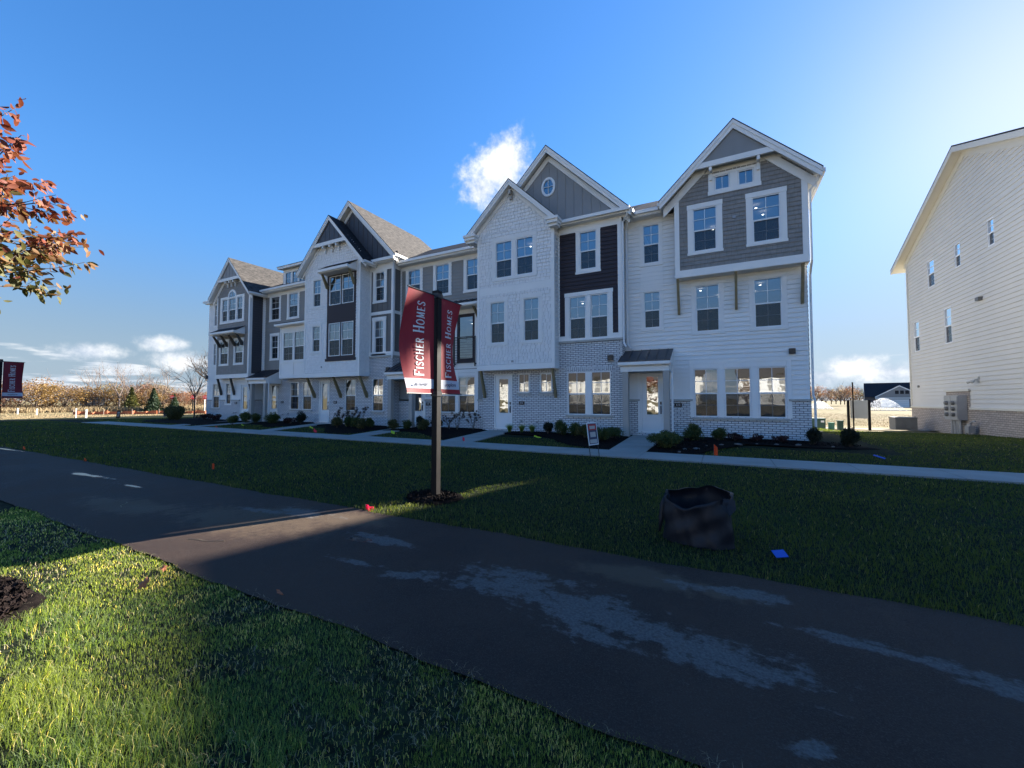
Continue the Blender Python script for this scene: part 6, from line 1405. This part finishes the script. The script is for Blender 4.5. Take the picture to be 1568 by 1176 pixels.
def mailboxes(x, y):
    t = thing('cluster_mailbox', 'dark mailbox cluster on pedestals across the field', 'mailbox', (x, y, 0)); u = Vector((math.cos(R(16+0)), math.sin(R(16)), 0)); u = Vector((.28, .96, 0)); v = Vector((.96, -.28, 0))
    for k in range(4):
        b = MB(); c = Vector((x, y, 0))+u*(k-1.5)*.62; 
        def bx(b, a0, a1, d0, d1, z0, z1):
            w = [c+u*a+v*d+Vector((0, 0, z)) for z in (z0, z1) for a, d in ((a0, d0), (a1, d0), (a1, d1), (a0, d1))]
            for q in ((3, 2, 1, 0), (4, 5, 6, 7), (0, 1, 5, 4), (1, 2, 6, 5), (2, 3, 7, 6), (3, 0, 4, 7)): b.poly(*[tuple(w[i]) for i in q])
        bx(b, -.29, .29, -.25, .25, .75, 1.95); o = b.build('mailbox_unit', 'black_metal', t)
        b = MB()
        for r_ in range(4):
            for cc in range(2): bx(b, -.26+cc*.27, -.01+cc*.27, .251, .262, .8+r_*.28, 1.05+r_*.28)
        b.build('mailbox_doors', 'utility_gray', o); b = MB(); bx(b, -.09, .09, -.1, .1, -.05, .75); b.build('pedestal', 'black_metal', t)
mailboxes(-79.5, 23.4)
def silt_fence():
    t = thing('silt_fence', 'long low orange silt fence lying across the sunlit field', 'fence', (-57, 20, 0)); b = MB(); n = 40; P = []
    for k in range(n+1):
        s = k/n; x = -60.5+s*7.5+.15*math.sin(k*1.7); y = 16.4+s*9.2; P.append((x, y, .30+.07*math.sin(k*2.3)+.05*math.sin(k*.9)))
    for p, q in zip(P, P[1:]): b.poly((p[0], p[1], -.03), (q[0], q[1], -.03), q, p)
    b.build('netting', 'silt', t)
    for k in range(0, n+1, 8): b = MB(); b.box(P[k][0]-.03, P[k][0]+.03, P[k][1]-.03, P[k][1]+.03, -.05, .55); b.build('stake', 'bark_pale', t)
silt_fence()
# ------------------------------------------------------------------ gap at the right
def utilities():
    def cab(x0, x1, y0, y1, h, m, label, nm='utility_box', lid=.03):
        t = thing(nm, label, 'utility box', ((x0+x1)/2, (y0+y1)/2, 0)); b = MB(); b.box(x0, x1, y0, y1, -.03, h-lid); o = b.build('cabinet', m, t); b = MB(); b.box(x0-.02, x1+.02, y0-.02, y1+.02, h-lid+.001, h+.02); b.build('lid', m, t)
        b = MB(); b.box(x0+.04, (x0+x1)/2-.01, y0-.012, y0-.001, .08, h-.1); b.box((x0+x1)/2+.01, x1-.04, y0-.012, y0-.001, .08, h-.1); b.build('doors', m, o); return t
    t = cab(3.35, 4.62, 26.0, 27.0, .55, 'utility_green', 'large dark green transformer box behind the right house corner')
    b = MB(); b.box(3.2, 4.75, 25.9, 27.1, -.03, .02); b.build('pad', 'concrete', t); b = MB(); b.box(4.42, 4.56, 25.98, 25.987, .36, .46); b.build('warning_label', 'sign_white', t)
    cab(4.82, 5.06, 26.4, 26.6, .33, 'pale_green', 'small pale green pedestal between the two dark green boxes'); cab(5.2, 5.43, 26.4, 26.65, .44, 'utility_green', 'narrow dark green pedestal left of the gray panel')
    cab(7.9, 8.75, 28.0, 28.9, .60, 'utility_gray', 'gray condenser cabinet against the cream building corner')
    t = thing('panel_board', 'blank gray site panel mounted between two dark posts', 'sign board', (6.1, 26.5, 0)); b = MB(); b.box(5.74, 6.44, 26.47, 26.5, .58, 1.5); b.build('panel', 'panel_gray', t)
    for x in (5.66, 6.49): b = MB(); b.box(x-.05, x+.05, 26.44, 26.54, -.03, 1.52); b.build('post', 'post_dark', t)
    t = thing('utility_pole', 'tall thin dark pole in front of the gray panel', 'pole', (5.82, 26.3, 0)); b = MB(); b.tube([(5.82, 26.3, -.03), (5.82, 26.3, 2.36)], .032, 8); b.build('pole', 'post_dark', t); b = MB(); b.tube([(5.82, 26.3, 2.361), (5.82, 26.3, 2.42)], [.04, .03], 8); b.build('cap', 'post_dark', t)
    b = MB(); b.poly((4.6, 27.7, -.02), (40, 27.7, -.02), (40, 29.0, -.05), (4.6, 29.0, -.05)); tag(b.build('lane', 'lane'), kind='structure')
before = set(o.name for o in COL.objects)
utilities()
def fit_gap():       # the ground is lower out there: everything stands 12/9.5 as far away, on the falling ground
    K = 12/9.5; c = Vector((0, 0, 1.5))
    for o in list(COL.objects):
        if o.name in before or o.parent: continue
        if o.type == 'MESH': o.data.transform(Matrix.Translation(c) @ Matrix.Scale(K, 4) @ Matrix.Translation(-c))
        else: o.location = c+(Vector(o.location)-c)*K; o.scale = (K, K, K)
fit_gap()
def far_house(cx, cy, label, s=1.0, seed=0, g=None, rz=0):
    t = local(thing('far_house', label, 'house', (cx, cy, -.6), g)); t.rotation_euler.z = rz; t.scale = (s, s, s)
    b = MB(); b.box(-11, 11, 0, 12, 0, 3.2); b.build('wall', 'slate_siding' if seed == 0 else 'white_siding', t)
    r = MB(); r.ext([(-.6, 3.1), (6, 7.6), (12.6, 3.1)], 0, -11.0, 11.5); ro = r.build('roof', 'roof_dark', t)
    w = MB(); 
    w.poly((-11.02, 0, 3.2), (-11.02, 12, 3.2), (-11.02, 6, 7.2)); w.box(-11.05, -11.01, 0, 12, 0, 3.2); w.build('gable_wall', 'gray_siding', t)
    for gx, gw, gh in ((-3.2, 5.4, 6.3), (3.4, 2.9, 4.9), (10.0, 4.0, 5.6)):
        q = MB(); q.ext([(gx-gw, 3.1), (gx, gh+.2), (gx+gw, 3.1)], 1, -1.6, 6); q.build('roof', 'roof_dark', t)
        q = MB(); sl = (gh-3.0)/gw; q.ext([(gx-gw, 2.9), (gx, gh), (gx+gw, 2.9)], 1, -1.65, -1.601); q.build('gable_panel', 'gable_gray', t)
        q = MB(); band(q, gx, gw+.1, gh+.25, sl, 0, .32, -1.74, -1.66); q.box(gx-gw, gx+gw, -1.72, -1.66, 2.6, 2.9); q.build('rake_board', 'trim', t)
    q = MB(); q.box(-8.2, -.2, -1.4, .0, 0, 3.0); q.build('garage_front', 'slate_siding', t)
    q = MB(); q.box(-7.4, -1.2, -1.46, -1.401, 0, 2.4)
    q.build('garage_door', 'door_white', t); q = MB()
    for k in range(1, 4): q.box(-7.38, -1.22, -1.475, -1.461, k*.6-.02, k*.6+.02)
    q.build('garage_seams', 'panel_gray', t)
    q = MB(); q.box(.7, 1.1, -1.6, -1.2, 0, 3.0); q.box(5.7, 6.1, -1.6, -1.2, 0, 3.0); q.build('porch_posts', 'trim', t); q = MB(); q.box(2.4, 4.4, -.06, -.01, .2, 2.7); q.build('door', 'dead_leaf', t)
    for x0 in (6.6, 8.4): q = MB(); q.box(x0, x0+1.2, -.06, -.01, .9, 2.5); f = q.build('window', 'glass', t); q = MB(); q.box(x0-.12, x0+1.32, -.04, -.005, .78, 2.62); q.build('frame', 'trim', f)
    for x0 in (-4.2, -3.1, -2.0): q = MB(); q.box(x0, x0+.8, -1.7, -1.66, 4.0, 5.0); q.build('window', 'screen_dark', t)
    q = MB(); q.box(-11.1, -11.06, 4, 5.2, 4.3, 5.4); q.box(-11.1, -11.06, 5.5, 6.6, 1, 2.4); q.build('side_windows', 'trim', t)
x, y = at(17.2, 168); far_house(x, y, 'single storey gray gabled house seen far off in the right gap', rz=R(-12))
rg0 = np.random.default_rng(3)
for i in range(17):
    b_ = 7.6+i*.42+rg0.uniform(-.1, .1); d_ = 205+rg0.uniform(-15, 15); x, y = at(b_, d_); k = [0, 3, 5, 4, 3][i % 5]
    leafy('autumn_tree', kinds[k][0], x, y, 7.0+rg0.uniform(-1.2, 2.4), f'{kinds[k][1]} tree, {order[i]} from the left in the distant line past the right gap', 'distant trees past the right gap', 300+i, r=3.4, n=700)
def spray(b_, d_, w, h, label):
    x, y = at(b_, d_); n = 3200; u = rng.normal(0, .38, n).clip(-1, 1); a = rng.uniform(0, 6.283, n); q = rng.random(n)**.8
    z = (1-np.abs(u)**1.7)*h*q; P = np.stack([u*w/2, rng.normal(0, .5, n), z], 1); P[:, 1] += 0
    t = local(thing('water_spray', label, 'fountain spray', (x, y, -.6), 'pond fountains past the right gap')); t.rotation_euler.z = -R(b_); cards('spray', 'spray_white', P, .09, t)
    b = MB(); n_ = 20; b.poly(*[(w*.75*math.cos(6.283*k/n_), 4*math.sin(6.283*k/n_), -.01) for k in range(n_)]); b.build('pond_water', 'pond', t)
m = mat('spray_white', (.55, .57, .6), .8, trans=.5); mat('pond', (.06, .08, .09), .1)
spray(14.9, 118, 7.0, 2.6, 'larger white fountain spray before the far gray house'); spray(9.6, 128, 5.5, 1.9, 'smaller white fountain spray at the left of the right gap')
# ------------------------------------------------------------------ behind the camera: what the windows look back at
def opposite(x, y, L, label, m, seed):
    t = local(thing('opposite_house', label, 'house', (x, y, 0), 'houses across from the row')); b = MB(); b.box(-L/2, L/2, -10, 0, 0, 8.4); b.build('wall', m, t)
    b = MB(); b.ext([(.5, 8.3), (-5, 11.2), (-10.5, 8.3)], 0, -L/2-.4, L/2+.4); b.build('roof', 'roof_brown', t)
    k = 0; xx = -L/2+1.2
    while xx < L/2-1.5:
        for z in (.9, 3.9, 6.3):
            q = MB(); q.box(xx, xx+1.2, .01, .05, z, z+1.6); f = q.build('window', 'gray_siding', t); q = MB(); q.box(xx-.12, xx+1.32, .002, .009, z-.12, z+1.72); q.build('frame', 'cream_trim', f)
        xx += 2.9
for i, (x, L, m, l) in enumerate([(-120, 34, 'white_siding', 'white house row farthest left behind the camera'), (-72, 38, 'cream_siding', 'long cream house row behind the camera to the left'), (-26, 40, 'cream_siding', 'cream house row straight behind the camera'), (22, 36, 'white_siding', 'white house row behind the camera to the right'), (68, 38, 'cream_brick', 'brick house row farthest right behind the camera')]): opposite(x, -92-(i % 2)*6, L, l, m, i)
for i, (x, y, h_, k) in enumerate([(-14, -50, 6, 5), (4, -58, 7, 2), (-34, -56, 6, 1), (-52, -48, 5.5, 5), (18, -52, 6, 0), (-88, -60, 7, 2)]):
    leafy('autumn_tree', kinds[k][0], x, y, h_, f'{kinds[k][1]} tree behind the camera, {order[i]} of that group', 'trees across from the row', 500+i, n=900)
# ------------------------------------------------------------------ render settings
S.render.engine = 'CYCLES'
S.cycles.max_bounces = 8; S.cycles.transparent_max_bounces = 16; S.cycles.caustics_reflective = False; S.cycles.caustics_refractive = False
S.cycles.use_denoising = True
